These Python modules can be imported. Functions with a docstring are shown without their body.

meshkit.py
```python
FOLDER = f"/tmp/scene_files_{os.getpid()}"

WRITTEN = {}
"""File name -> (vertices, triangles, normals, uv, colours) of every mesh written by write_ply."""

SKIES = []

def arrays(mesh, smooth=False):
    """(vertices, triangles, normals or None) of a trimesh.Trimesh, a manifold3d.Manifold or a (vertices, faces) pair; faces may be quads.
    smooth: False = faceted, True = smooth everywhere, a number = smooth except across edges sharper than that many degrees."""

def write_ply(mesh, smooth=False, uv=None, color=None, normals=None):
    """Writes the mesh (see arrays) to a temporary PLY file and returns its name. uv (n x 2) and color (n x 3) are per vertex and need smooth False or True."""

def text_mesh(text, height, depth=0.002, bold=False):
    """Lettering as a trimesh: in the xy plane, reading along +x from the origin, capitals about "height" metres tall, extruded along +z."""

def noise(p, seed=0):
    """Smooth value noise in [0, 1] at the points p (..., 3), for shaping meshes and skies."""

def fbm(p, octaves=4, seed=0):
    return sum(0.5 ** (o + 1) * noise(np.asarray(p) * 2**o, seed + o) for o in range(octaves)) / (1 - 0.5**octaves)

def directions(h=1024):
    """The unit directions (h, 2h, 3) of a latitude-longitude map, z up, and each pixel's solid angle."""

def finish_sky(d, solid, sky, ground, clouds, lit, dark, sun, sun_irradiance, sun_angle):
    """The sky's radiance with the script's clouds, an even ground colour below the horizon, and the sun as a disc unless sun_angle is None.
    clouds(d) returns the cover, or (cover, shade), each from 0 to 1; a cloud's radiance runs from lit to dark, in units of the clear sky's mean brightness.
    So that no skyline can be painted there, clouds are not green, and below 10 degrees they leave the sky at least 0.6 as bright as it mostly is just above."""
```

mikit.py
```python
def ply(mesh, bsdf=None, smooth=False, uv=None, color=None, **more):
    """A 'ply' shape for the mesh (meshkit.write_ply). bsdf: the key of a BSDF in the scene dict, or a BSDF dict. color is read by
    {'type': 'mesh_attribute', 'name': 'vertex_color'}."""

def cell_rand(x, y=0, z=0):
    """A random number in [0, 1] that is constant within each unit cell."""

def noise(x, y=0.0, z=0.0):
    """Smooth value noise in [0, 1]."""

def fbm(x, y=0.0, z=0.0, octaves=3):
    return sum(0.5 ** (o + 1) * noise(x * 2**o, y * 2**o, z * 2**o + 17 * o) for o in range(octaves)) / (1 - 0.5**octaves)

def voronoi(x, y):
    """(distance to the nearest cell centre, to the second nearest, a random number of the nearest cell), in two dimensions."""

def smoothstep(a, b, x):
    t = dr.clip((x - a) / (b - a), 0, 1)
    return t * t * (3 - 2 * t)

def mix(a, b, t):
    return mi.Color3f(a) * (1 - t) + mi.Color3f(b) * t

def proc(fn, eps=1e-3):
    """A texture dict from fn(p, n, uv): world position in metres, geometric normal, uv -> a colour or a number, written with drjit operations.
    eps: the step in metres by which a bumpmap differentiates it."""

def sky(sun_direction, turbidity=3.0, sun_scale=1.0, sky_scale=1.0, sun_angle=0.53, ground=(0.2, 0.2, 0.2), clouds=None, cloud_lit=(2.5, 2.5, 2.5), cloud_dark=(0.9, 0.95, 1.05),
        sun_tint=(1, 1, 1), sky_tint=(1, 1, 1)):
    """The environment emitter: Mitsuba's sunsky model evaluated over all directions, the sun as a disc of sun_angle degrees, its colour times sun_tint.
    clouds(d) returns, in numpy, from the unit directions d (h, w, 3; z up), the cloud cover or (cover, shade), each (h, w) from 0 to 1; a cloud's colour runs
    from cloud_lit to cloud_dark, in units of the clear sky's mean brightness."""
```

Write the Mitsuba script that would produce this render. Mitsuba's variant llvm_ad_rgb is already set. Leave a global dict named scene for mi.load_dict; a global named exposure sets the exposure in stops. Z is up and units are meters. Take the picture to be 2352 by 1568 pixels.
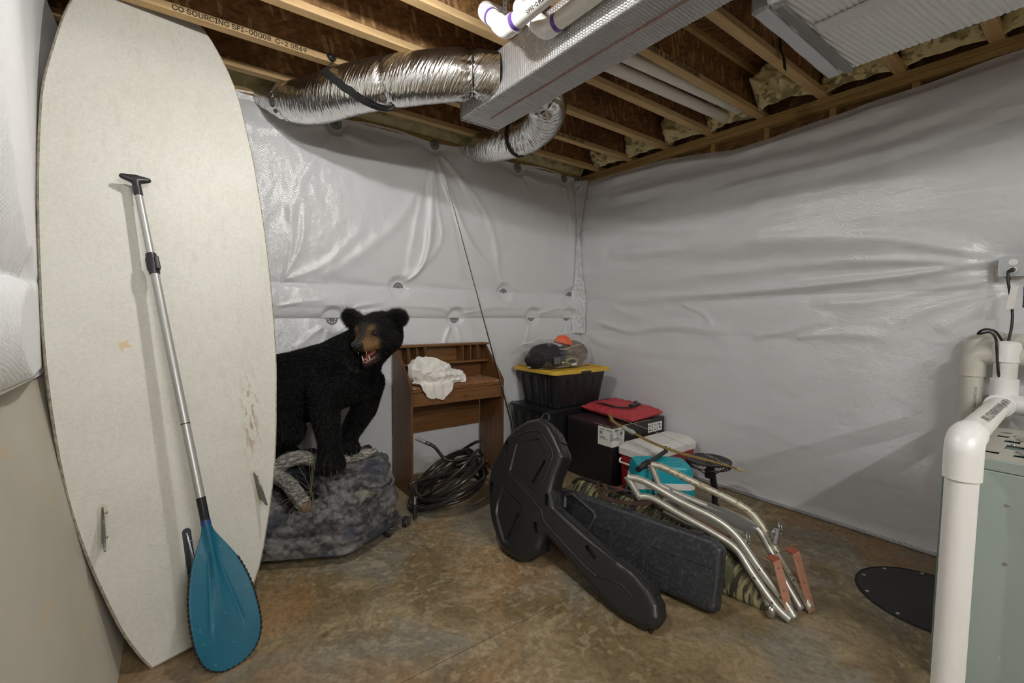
import math, random
import numpy as np, trimesh, drjit as dr, mitsuba as mi
import manifold3d as m3
from shapely.geometry import Polygon, LineString
from shapely import affinity
import meshkit, mikit
from mikit import ply, proc, noise as pn, fbm as pf, voronoi, cell_rand, smoothstep as sst, mix

random.seed(7); RNG = np.random.default_rng(7)
PI = math.pi
scene, labels = {'type': 'scene'}, {}
T4 = mi.ScalarTransform4f

# ------------------------------------------------------------------ camera, light, exposure
CAM = np.array([-3.628, -3.584, 1.412])
scene['camera'] = {'type': 'perspective', 'fov': 97.095, 'fov_axis': 'x', 'near_clip': 0.05, 'far_clip': 60.0,
                   'to_world': T4().look_at(origin=CAM.tolist(), target=(CAM + [0.59882, 0.79842, -0.06270]).tolist(), up=[0.0317, 0.0547, 0.998])}
exposure = 0.25
LAMP_A = (-3.0, -1.82, 2.83)      # unseen dome lamp just above the frame, placed to cast the duct shadows
UNSEEN_STRIPS = [(-2.95, -5.0), (-3.05, -6.4)]   # unseen strip lights behind the camera, placed to light the room from the front
RAD_A, RAD_B = 950.0, 185.0
WARM = np.array([1.0, 0.985, 0.945])

# ------------------------------------------------------------------ mesh helpers
def V(*a): return np.array(a, float)
def unit(v): v = np.asarray(v, float); return v / np.linalg.norm(v)
def cat(*ms):
    out = []
    for m in ms:
        out += list(m) if isinstance(m, (list, tuple)) else [m]
    return trimesh.util.concatenate([trimesh.Trimesh(np.asarray(m.vertices), np.asarray(m.faces), process=False) for m in out])
def tr(m, M):
    m = m.copy(); m.apply_transform(M); return m
def mv(m, x=0, y=0, z=0):
    m = m.copy(); m.apply_translation([x, y, z]); return m
def frame(o, x, y, z):
    M = np.eye(4); M[:3, 0], M[:3, 1], M[:3, 2], M[:3, 3] = x, y, z, o; return M
def rotz(a): return trimesh.transformations.rotation_matrix(a, [0, 0, 1])
def rotx(a): return trimesh.transformations.rotation_matrix(a, [1, 0, 0])
def roty(a): return trimesh.transformations.rotation_matrix(a, [0, 1, 0])
def tm(v, f): return trimesh.Trimesh(np.asarray(v, float), np.asarray(f, int), process=False)
def from_m(m):
    q = m.to_mesh(); return tm(q.vert_properties[:, :3], q.tri_verts)
def box(x0, x1, y0, y1, z0, z1, c=0.0):
    """axis-aligned box, chamfered by c"""
    sx, sy, sz = (x1 - x0) / 2, (y1 - y0) / 2, (z1 - z0) / 2
    c = min(c, 0.45 * min(sx, sy, sz) * 2)
    if c <= 0:
        m = trimesh.creation.box([2 * sx, 2 * sy, 2 * sz])
    else:
        p = []
        for a in (-1, 1):
            for b in (-1, 1):
                for d in (-1, 1):
                    p += [(a * sx, b * (sy - c), d * (sz - c)), (a * (sx - c), b * sy, d * (sz - c)), (a * (sx - c), b * (sy - c), d * sz)]
        m = trimesh.convex.convex_hull(np.array(p))
    return mv(m, (x0 + x1) / 2, (y0 + y1) / 2, (z0 + z1) / 2)
def rbox(sx, sy, sz, r, n=8):
    """box centred at origin with spherical rounded edges"""
    s = m3.Manifold.sphere(r, n * 4)
    return from_m(m3.Manifold.batch_hull([s.translate((a * (sx / 2 - r), b * (sy / 2 - r), c * (sz / 2 - r))) for a in (-1, 1) for b in (-1, 1) for c in (-1, 1)]))
def frames_along(p, up=None):
    p = np.asarray(p, float); t = np.gradient(p, axis=0); t /= np.linalg.norm(t, axis=1, keepdims=True) + 1e-12
    a = np.zeros_like(p)
    ref = np.array([0, 0, 1.0]) if abs(t[0, 2]) < 0.9 else np.array([1.0, 0, 0])
    if up is not None: ref = np.asarray(up, float)
    a[0] = unit(np.cross(np.cross(t[0], ref), t[0]))
    for i in range(1, len(p)):
        v = a[i - 1] - t[i] * (a[i - 1] @ t[i]); a[i] = unit(v)
    return t, a, np.cross(t, a)
def tube(p, r, sides=10, cap=True, sx=1.0, sy=1.0, up=None):
    """swept tube; r scalar or per point; sx, sy squash along the two frame axes"""
    p = np.asarray(p, float); n = len(p); t, a, b = frames_along(p, up)
    r = np.broadcast_to(np.asarray(r, float), (n,)); ang = np.arange(sides) * 2 * PI / sides
    v = (p[:, None] + r[:, None, None] * (sx * np.cos(ang)[None, :, None] * a[:, None] + sy * np.sin(ang)[None, :, None] * b[:, None])).reshape(-1, 3)
    i, j = np.meshgrid(np.arange(n - 1), np.arange(sides), indexing='ij'); k = (j + 1) % sides
    q = np.stack([i * sides + j, i * sides + k, (i + 1) * sides + k, (i + 1) * sides + j], -1).reshape(-1, 4)
    f = np.vstack([q[:, [0, 1, 2]], q[:, [0, 2, 3]]])
    if cap:
        v = np.vstack([v, p[0], p[-1]]); e = np.arange(sides); k = (e + 1) % sides; m = (n - 1) * sides
        f = np.vstack([f, np.c_[k, e, np.full(sides, n * sides)], np.c_[m + e, m + k, np.full(sides, n * sides + 1)]])
    return tm(v, f)
def sweep(p, prof, up=None, cap=True):
    """sweep a closed 2-D profile (k,2) along p; profile x along 'up' axis, y along the third axis"""
    p = np.asarray(p, float); prof = np.asarray(prof, float); n, k = len(p), len(prof); t, a, b = frames_along(p, up)
    v = (p[:, None] + prof[None, :, 0, None] * a[:, None] + prof[None, :, 1, None] * b[:, None]).reshape(-1, 3)
    i, j = np.meshgrid(np.arange(n - 1), np.arange(k), indexing='ij'); l = (j + 1) % k
    q = np.stack([i * k + j, i * k + l, (i + 1) * k + l, (i + 1) * k + j], -1).reshape(-1, 4)
    f = [q[:, [0, 1, 2]], q[:, [0, 2, 3]]]
    if cap:
        e = np.arange(1, k - 1); f += [np.c_[np.zeros_like(e), e + 1, e], np.c_[np.zeros_like(e) + (n - 1) * k, (n - 1) * k + e, (n - 1) * k + e + 1]]
    return tm(v, np.vstack(f))
def cr(pts, n=8, closed=False):
    """Catmull-Rom through pts"""
    P = np.asarray(pts, float)
    P = np.vstack([P[-1], P, P[0], P[1]]) if closed else np.vstack([2 * P[0] - P[1], P, 2 * P[-1] - P[-2]])
    o = []
    for i in range(1, len(P) - 2):
        t = np.linspace(0, 1, n, endpoint=False)[:, None]
        a, b, c, d = P[i - 1], P[i], P[i + 1], P[i + 2]
        o.append(0.5 * (2 * b + (c - a) * t + (2 * a - 5 * b + 4 * c - d) * t ** 2 + (-a + 3 * b - 3 * c + d) * t ** 3))
    if not closed: o.append(P[-2:-1])
    return np.vstack(o)
def bend(pts, rad, n=7):
    """polyline with rounded corners"""
    P = np.asarray(pts, float); o = [P[0]]
    for i in range(1, len(P) - 1):
        a, b, c = P[i - 1], P[i], P[i + 1]; u, w = unit(a - b), unit(c - b)
        ang = math.acos(np.clip(u @ w, -1, 1)); r = rad[i - 1] if hasattr(rad, '__len__') else rad
        d = min(r / math.tan(ang / 2), 0.49 * np.linalg.norm(a - b), 0.49 * np.linalg.norm(c - b))
        s, e = b + u * d, b + w * d
        for t in np.linspace(0, 1, n): o.append((1 - t) ** 2 * s + 2 * t * (1 - t) * b + t * t * e)
    o.append(P[-1]); return np.array(o)
def lathe(prof, sides=32):
    """profile [(r,z)...] about z"""
    return trimesh.creation.revolve(np.asarray(prof, float), sections=sides)
def extrude(poly, h):
    return trimesh.creation.extrude_polygon(poly, h, engine='earcut')
def bevel_extrude(poly, h, c, both=True, steps=2):
    """extrude along +z with rounded (inset) edges of size c"""
    L = []
    angs = np.linspace(0, PI / 2, steps + 1)
    prof = [(c * (1 - math.sin(a)), c * (1 - math.cos(a))) for a in angs]            # (inset, depth from end)
    prof = prof[::-1]
    ends = [(i, d) for i, d in sorted(prof, key=lambda q: q[1])]
    layers = []
    M = []
    cs = lambda ins: m3.CrossSection([np.asarray(g.exterior.coords)[:-1] for g in getattr(poly.buffer(-ins, join_style='round', quad_segs=3), 'geoms', [poly.buffer(-ins, quad_segs=3)])], m3.FillRule.EvenOdd)
    prev = None
    seq = [(i, d) for i, d in ends]
    mans = []
    for (i0, d0), (i1, d1) in zip(seq[:-1], seq[1:]):
        mid = (i0 + i1) / 2
        if d1 - d0 > 1e-6:
            mans.append(cs(i1).extrude(h - (d0 + (d0 if both else 0))).translate((0, 0, d0 if both else 0)) if False else cs(mid).extrude(h - d0 * (2 if both else 1)).translate((0, 0, d0 if both else 0)))
    mans.append(cs(0).extrude(h - c * (2 if both else 1)).translate((0, 0, c if both else 0)))
    return from_m(m3.Manifold.batch_boolean(mans, m3.OpType.Add))
def loft(poly, prof, step=.012):
    """solid from a polygon and a profile [(inset, z), ...] running from one flat end to the other; a manifold"""
    P = np.asarray(poly.exterior.segmentize(step).coords)[:-1]
    if (P[:, 0] * np.roll(P[:, 1], -1) - P[:, 1] * np.roll(P[:, 0], -1)).sum() < 0: P = P[::-1]
    t = np.roll(P, -1, 0) - np.roll(P, 1, 0); n = np.c_[-t[:, 1], t[:, 0]]; n /= np.linalg.norm(n, axis=1, keepdims=True)
    for _ in range(2): n = (n + np.roll(n, 1, 0) + np.roll(n, -1, 0)); n /= np.linalg.norm(n, axis=1, keepdims=True)
    R = [np.c_[P + n * i, np.full(len(P), z)] for i, z in prof]; k, m = len(P), len(R); v = np.vstack(R)
    i, j = np.meshgrid(np.arange(m - 1), np.arange(k), indexing='ij'); l = (j + 1) % k
    q = np.stack([i * k + j, i * k + l, (i + 1) * k + l, (i + 1) * k + j], -1).reshape(-1, 4)
    f = [q[:, [0, 1, 2]], q[:, [0, 2, 3]]]
    c0 = m3.triangulate([R[0][:, :2]]); f += [np.asarray(c0)[:, ::-1], np.asarray(m3.triangulate([R[-1][:, :2]])) + (m - 1) * k]
    f = np.vstack(f); f = f if R[-1][0, 2] > R[0][0, 2] else f[:, ::-1]
    return m3.Manifold(m3.Mesh(vert_properties=v.astype(np.float32), tri_verts=f.astype(np.uint32)))
def round_prof(r, n=7):
    """quarter-round bevel: (inset, depth)"""
    return [(r * (1 - math.sin(a)), r * (1 - math.cos(a))) for a in np.linspace(0, PI / 2, n)]
def ribbed(x0, x1, z0, z1, ys, seed, amp, pitch, r=.012, n=12, skew=0.0):
    """rectangular wrap with pressed ribs across its length; ys = stations"""
    c = np.asarray(Polygon([(x0, z0), (x1, z0), (x1, z1), (x0, z1)]).buffer(-r).buffer(r, quad_segs=3).exterior.segmentize(.028).coords)[:-1]
    ys = np.asarray(ys); k, m = len(c), len(ys); cx, cz = (x0 + x1) / 2, (z0 + z1) / 2
    t = np.roll(c, -1, 0) - np.roll(c, 1, 0); nn = np.c_[t[:, 1], -t[:, 0]]; nn /= np.linalg.norm(nn, axis=1, keepdims=True)
    if (nn * (c - [cx, cz])).sum() < 0: nn = -nn
    Y, I = np.meshgrid(ys, np.arange(k), indexing='ij'); X, Z = c[I, 0], c[I, 1]
    q = np.stack([X * 9, Y * 9, Z * 9], -1); w = meshkit.fbm(q, 2, seed) - .5
    ph = (Y + skew * X + .010 * w) / pitch * 2 * PI
    big = meshkit.noise(np.stack([X * 5, np.floor(Y / pitch + .5) * 3.7, Z * 5], -1), seed + 1)
    d = amp * (np.cos(ph) * .5 - 1.6 * np.clip(-np.cos(ph) - .55, 0, 1) * (big > .45)) + amp * 2.2 * w
    v = np.stack([X + nn[I, 0] * d, Y, Z + nn[I, 1] * d], -1).reshape(-1, 3)
    i, j = np.meshgrid(np.arange(m - 1), np.arange(k), indexing='ij'); l = (j + 1) % k
    qd = np.stack([i * k + j, i * k + l, (i + 1) * k + l, (i + 1) * k + j], -1).reshape(-1, 4)
    me = tm(v, np.vstack([qd[:, [0, 1, 2]], qd[:, [0, 2, 3]]])); return me
def ellipsoid(c, r, sub=3):
    m = trimesh.creation.icosphere(subdivisions=sub); m.apply_scale(r); return mv(m, *c)
def grid(nu, nv):
    i, j = np.meshgrid(np.arange(nu - 1), np.arange(nv - 1), indexing='ij'); a = i * nv + j
    q = np.stack([a, a + nv, a + nv + 1, a + 1], -1).reshape(-1, 4)
    return np.vstack([q[:, [0, 1, 2]], q[:, [0, 2, 3]]])
def hull_chain(joints, bones, res=24):
    S = {k: m3.Manifold.sphere(r, res).translate(tuple(map(float, p))) for k, (p, r) in joints.items()}
    return m3.Manifold.batch_boolean([m3.Manifold.batch_hull([S[a] for a in b]) for b in bones], m3.OpType.Add)

# ------------------------------------------------------------------ scene helpers
COUNT = {}
def key_for(name):
    n = COUNT.get(name, 0); COUNT[name] = n + 1
    return name if n == 0 else f'{name}_{n:03d}'
def put(name, mesh, mat, parent=None, smooth=False, label=None, **more):
    k = key_for((parent + '__' if parent else '') + name)
    if not isinstance(mesh, dict) and len(mesh.faces) == 0: raise ValueError('empty ' + k)
    scene[k] = mesh if isinstance(mesh, dict) else ply(mesh, mat, smooth=smooth, **more)
    if label: labels[k] = {'label': label}
    return k
def dupe(name, k0, M, parent=None, mat=None):
    k = key_for((parent + '__' if parent else '') + name)
    d = dict(scene[k0]); d['to_world'] = T4(np.asarray(M, float))
    if mat: d['bsdf'] = {'type': 'ref', 'id': mat}
    scene[k] = d; return k
def thing(name, label, cat_, group=None):
    k = key_for(name); labels[k] = {'label': label, 'category': cat_}
    if group: labels[k]['group'] = group
    return k
def single(name, mesh, mat, label, cat_, smooth=False, group=None, **more):
    k = put(name, mesh, mat, smooth=smooth, **more); labels[k] = {'label': label, 'category': cat_}
    if group: labels[k]['group'] = group
    return k
def struct(name, mesh, mat, parent=None, smooth=False, kind='structure', **more):
    k = put(name, mesh, mat, parent, smooth, **more)
    labels[k] = {'kind': kind} if parent is None or kind != 'structure' else {}
    if not labels[k]: del labels[k]
    return k

# ------------------------------------------------------------------ materials
def rgb(r, g=None, b=None):
    if isinstance(r, str):
        v = [int(r[i:i + 2], 16) / 255 for i in (1, 3, 5)]
        v = [c / 12.92 if c <= 0.04045 else ((c + 0.055) / 1.055) ** 2.4 for c in v]
    else: v = [r, g, b] if g is not None else [r, r, r]
    return {'type': 'rgb', 'value': v}
def lin(h): return rgb(h)['value']
def mat(name, color, rough=0.5, metal=0.0, spec=0.5, bump=None, bscale=1.0, **more):
    d = {'type': 'principled', 'base_color': color if isinstance(color, dict) else rgb(color) if isinstance(color, str) else rgb(*np.atleast_1d(color)),
         'roughness': rough if isinstance(rough, dict) else float(rough), 'metallic': float(metal), 'specular': float(spec)}
    d.update(more)
    if bump is not None: d = {'type': 'bumpmap', 'arbitrary': bump, 'scale': float(bscale), 'bsdf': d}
    scene[name] = {'type': 'twosided', 'bsdf': d}
# plain materials
mat('m_black_plastic', (0.012, 0.012, 0.013), 0.42)
mat('m_black_gloss', (0.010, 0.010, 0.011), 0.18)
mat('m_black_matte', (0.010, 0.010, 0.010), 0.8)
mat('m_rubber', (0.014, 0.013, 0.012), 0.5)
mat('m_steel', (0.55, 0.55, 0.54), 0.3, 1.0)
mat('m_galv', (0.48, 0.50, 0.51), 0.38, 0.9)
mat('m_dark_steel', (0.18, 0.18, 0.18), 0.4, 0.9)
mat('m_pvc_white', (0.74, 0.73, 0.69), 0.28)
mat('m_pvc_bright', (0.82, 0.82, 0.81), 0.3)
mat('m_pvc_grey', (0.55, 0.53, 0.47), 0.33)
mat('m_primer', (0.10, 0.045, 0.25), 0.35)
mat('m_print', (0.03, 0.03, 0.03), 0.6)
mat('m_paper', (0.70, 0.69, 0.67), 0.7)
mat('m_concrete', (0.42, 0.40, 0.36), 0.85)
mat('m_tape', (0.62, 0.62, 0.62), 0.3)
mat('m_washer', (0.16, 0.16, 0.165), 0.6)
mat('m_foil_edge', (0.45, 0.46, 0.47), 0.3, 0.8)
mat('m_yellow_cable', (0.50, 0.36, 0.03), 0.45)
mat('m_orange', (0.85, 0.16, 0.05), 0.7)
mat('m_white_paint', (0.75, 0.75, 0.74), 0.4)

# procedural ones
def wood(a, b, sx=30, sy=30, sz=2.0, k=1.0, knots=0.25):
    A, B = tuple(map(float, a)), tuple(map(float, b))
    def fn(p, n, uv):
        q = pf(p.x * sx, p.y * sy, p.z * sz, octaves=3)
        l = pn(p.x * sx * 6, p.y * sy * 6, p.z * sz * 2)
        t = dr.clip(q * 0.8 + l * 0.35 - 0.05, 0, 1)
        d = sst(0.66, 0.8, pn(p.x * 5 + 3, p.y * 5, p.z * 5)) * knots
        return mix(A, B, dr.clip(t + d, 0, 1)) * k
    return proc(fn)
mat('m_joist_wood', wood((0.60, 0.44, 0.235), (0.40, 0.25, 0.105), 1.6, 38, 38), 0.75)
mat('m_plate_wood', wood((0.44, 0.29, 0.11), (0.21, 0.12, 0.038), 36, 1.6, 36, knots=0.5), 0.8)
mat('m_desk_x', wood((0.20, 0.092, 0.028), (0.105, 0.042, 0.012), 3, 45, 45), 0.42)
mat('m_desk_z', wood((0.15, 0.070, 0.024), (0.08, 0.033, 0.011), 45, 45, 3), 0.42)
def osb_fn(p, n, uv):
    # strand flakes: stretched voronoi cells in two rotated layers
    u = p.x + 0.31 * p.y; v = p.z + 0.83 * p.y + 0.11 * p.x
    w1 = u * 0.8 + v * 0.6; w2 = v * 0.8 - u * 0.6
    a = voronoi(w1 * 13, w2 * 46)
    b = voronoi(u * 44 + 7 + v * 9, v * 15)
    t = dr.clip(a[2] * 0.5 + b[2] * 0.5, 0, 1)
    s = pf(p.x * 34 + p.z * 20, p.y * 40, p.z * 75, octaves=3)
    c = mix((0.085, 0.034, 0.010), (0.46, 0.25, 0.095), t * t * 0.55 + s * 0.55 - .08)
    dark = sst(0.55, 0.75, pf(p.x * 2.2 + 9, p.y * 3, p.z * 2.2))
    c = mix(c, mi.Color3f(0.58, 0.40, 0.22), sst(.86, .93, b[2]) * .3)
    return mix(c, (0.075, 0.030, 0.010), dark * 0.55)
mat('m_osb', proc(osb_fn), 0.7)
def osb_pale(p, n, uv):
    a = voronoi(p.x * 30, p.z * 12 + p.y * 12); s = pf(p.x * 70, p.y * 70, p.z * 70, octaves=2)
    return mix((0.16, 0.085, 0.035), (0.42, 0.28, 0.16), a[2] * 0.6 + s * 0.45)
mat('m_osb_pale', proc(osb_pale), 0.75)
def floor_fn(p, n, uv):
    w = pf(p.x * 3, p.y * 3, 9.0, octaves=2); x = p.x + .22 * w; y = p.y - .18 * w
    q1 = pf(x * 4, y * 4, 3.0, octaves=4); q2 = pf(x * 26, y * 34, 1.0, octaves=4); q4 = pf(x * 34 + 50, y * 24, 6.0, octaves=4); q3 = pf(p.x * 70, p.y * 70, 5.0, octaves=3)
    col = mix((0.125, 0.090, 0.043), (0.205, 0.155, 0.088), sst(0.32, 0.68, q1))
    col = mix(col, mi.Color3f(0.150, 0.145, 0.122), sst(0.52, 0.70, pf(x * 2.6 + 20, y * 2.6, 2.0, octaves=4)) * 0.7)
    col = mix(col, mi.Color3f(0.215, 0.120, 0.048), sst(0.52, 0.74, pf(x * 1.9 + 40, y * 1.9, 8.0, octaves=4)) * 0.6)
    col = mix(col, mi.Color3f(0.31, 0.255, 0.165), sst(0.53, 0.64, q2) * 0.36 * sst(.35, .6, pf(x * 1.7, y * 1.7 + 9, 4.0)))
    col = mix(col, mi.Color3f(0.075, 0.055, 0.030), sst(0.52, 0.66, q4) * 0.32)
    return col * (0.86 + 0.66 * q3)
mat('m_floor', proc(floor_fn), proc(lambda p, n, uv: 0.38 + 0.35 * pf(p.x * 5, p.y * 5, 0.0)), bump=proc(lambda p, n, uv: pf(p.x * 25, p.y * 25, 0.0, octaves=3)), bscale=0.003)
def conc_fn(p, n, uv):
    a = pf(p.x * 2, p.y * 2, p.z * 2, octaves=4); b = pf(p.x * 9, p.y * 9, p.z * 9, octaves=3)
    c = mix((0.33, 0.30, 0.24), (0.44, 0.415, 0.35), a)
    return mix(c, mi.Color3f(0.46, 0.36, 0.22), sst(0.62, 0.8, b) * 0.5)
mat('m_wall_concrete', proc(conc_fn), 0.75)
# reinforced white poly facing: fine scrim emboss
def scrim(p, n, uv):
    u = uv.x; v = uv.y
    w = dr.sin((u + v * .35) * (2 * PI / 0.026)) * dr.sin((v - u * .2) * (2 * PI / 0.013))
    return w * 0.55 + pf(u * 60, v * 60, 0.0, octaves=2) * 1.1
mat('m_poly', (0.645, 0.655, 0.675), 0.25, spec=0.5, bump=proc(scrim, eps=2e-3), bscale=0.0008)
def foam_fn(p, n, uv):
    a = pf(p.x * 9, p.y * 9, p.z * 9, octaves=3)
    c = mix((0.50, 0.42, 0.19), (0.72, 0.64, 0.40), pf(p.x * 20, p.y * 20, p.z * 20))
    spots = sst(0.50, 0.60, a * .6 + .4 * pf(p.x * 40, p.y * 40, p.z * 40)) * sst(-.35, -.30, p.x)
    return mix(c, mi.Color3f(0.13, 0.095, 0.04), spots * 0.75 * sst(-.02, -.3, p.y))
mat('m_foam', proc(foam_fn), 0.85)
# foil
def foilb(p, n, uv):
    return pf(uv.x * 120 + uv.y * 60, uv.y * 16, 1.0, octaves=3)
mat('m_flex_foil', (0.84, 0.83, 0.81), 0.22, 1.0, bump=proc(foilb, eps=2e-3), bscale=0.0055)
def ductcol(p, n, uv):
    a = pf(p.x * 4, p.y * 4, p.z * 4); return mix((0.50, 0.50, 0.50), (0.66, 0.66, 0.66), a)
def ductb(p, n, uv):
    w = dr.abs(dr.sin(p.y * PI / 0.0125 + pn(p.x * 30, p.y * 30) * 0.8)) * 0.8 + dr.abs(dr.sin((p.x + p.z) * PI / 0.0125)) * 0.45
    return w + pf(p.x * 60, p.y * 60, p.z * 60, octaves=2)
mat('m_duct_wrap', proc(ductcol), 0.33, 0.7, bump=proc(lambda p, n, uv: dr.sin((p.x + p.z) * 2 * PI / .013) * .5 + pf(p.x * 70, p.y * 70, p.z * 70, octaves=2), eps=1.5e-3), bscale=0.0016)
def ductb2(p, n, uv):
    l = p.y * PI / 0.018
    w = dr.abs(dr.sin(l)) * 1.0 + sst(0.55, 0.7, pn(p.x * 7, p.y * 60, p.z * 7)) * 1.2
    return w + pf(p.x * 50, p.y * 50, p.z * 50, octaves=2)
mat('m_duct_white', (0.66, 0.68, 0.70), 0.40, 0.2, bump=proc(lambda p, n, uv: pf(p.x * 60, p.y * 60, p.z * 60, octaves=2), eps=1.5e-3), bscale=0.002)
# ------------------------------------------------------------------ lamps
def lamps():
    x, y, z = LAMP_A
    t = thing('unseen_ceiling_lamp', 'unseen dome lamp just above the picture left of the foil duct, casting its shadow', 'lamp')
    put('lamp_holder', mv(lathe([(0, .05), (.085, .05), (.085, .02), (.07, 0), (0, 0)], 32), x, y, z), 'm_pvc_bright', t, smooth=30)
    m = trimesh.creation.icosphere(subdivisions=3, radius=.04); m = trimesh.intersections.slice_mesh_plane(m, [0, 0, -1], [0, 0, 0]); m.apply_translation([x, y, z - .001])
    k = key_for(t + '__dome')
    scene[k] = {**ply(m, None), 'emitter': {'type': 'area', 'radiance': {'type': 'rgb', 'value': (WARM * RAD_A).tolist()}}}
    for i, (x, y) in enumerate(UNSEEN_STRIPS):
        t = thing('unseen_strip_light', ['unseen strip light behind the camera that lights the room from the front, closer one', 'unseen strip light behind the camera that lights the room from the front, farther one'][i], 'lamp')
        put('housing', box(x - .62, x + .62, y - .07, y + .07, 2.80, 2.875, .008), 'm_pvc_bright', t)
        k = key_for(t + '__tube'); m = tube([(x - .6, y, 2.775), (x + .6, y, 2.775)], .024, 12)
        scene[k] = {**ply(m, None), 'emitter': {'type': 'area', 'radiance': {'type': 'rgb', 'value': (WARM * RAD_B).tolist()}}}
lamps()

# ------------------------------------------------------------------ floor: slabs with sawn control joints
FX = [-4.6, -1.49, 0.3]; FY = [-9.0, -5.6, -2.02, 0.3]
FXn = [-4.6, -1.02, 0.3]
struct('floor', box(-4.6, .3, -9.2, .3, -.15, -.012), 'm_concrete')
for j in range(3):
    for i in range(2):
        struct('slab', box(FXn[i] + .002, FXn[i + 1] - .002, FY[j] + .002, FY[j + 1] - .002, -.012, 0, .002), 'm_floor', 'floor')

# ------------------------------------------------------------------ ceiling: subfloor panels and I-joists
JZ, SZ = 2.883, 3.185
struct('ceiling', box(-4.8, .3, -9.2, .35, SZ + .018, SZ + .06), 'm_concrete')
for y0 in np.arange(-9.2, .3, 1.22):
    for x0 in (-4.7, -2.26):
        struct('subfloor_panel', box(x0 + .002, min(x0 + 2.438, .3), y0 + .002, min(y0 + 1.218, .35), SZ, SZ + .018), 'm_osb', 'ceiling')
JY = [-.285 - .405 * k for k in range(21)]
for y in JY:
    k = struct('joist', box(-4.7, .10, y - .0048, y + .0048, JZ + .03, SZ - .03), 'm_osb', 'ceiling')
    struct('bottom_flange', box(-4.7, .10, y - .030, y + .030, JZ, JZ + .038, .002), 'm_joist_wood', k)
    struct('top_flange', box(-4.7, .10, y - .030, y + .030, SZ - .038, SZ - .0005, .002), 'm_joist_wood', k)
def stamp(text, x, y, z, h, k, boldt=True):
    """ink stamp on a face looking to -y"""
    m = meshkit.text_mesh(text, h, .0006, bold=boldt); m.apply_transform(rotx(PI / 2)); m.apply_translation([x, y, z])
    struct('stamp', m, 'm_print', k)
stamp('CO SOURCING SFI-00008  C-2 0569', -3.585, -.7206, JZ + .006, .0245, 'ceiling__joist_001')
stamp('TJI 210  ICC-ES ESR-1153', -1.12, -.7206, JZ + .009, .022, 'ceiling__joist_001')
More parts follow.
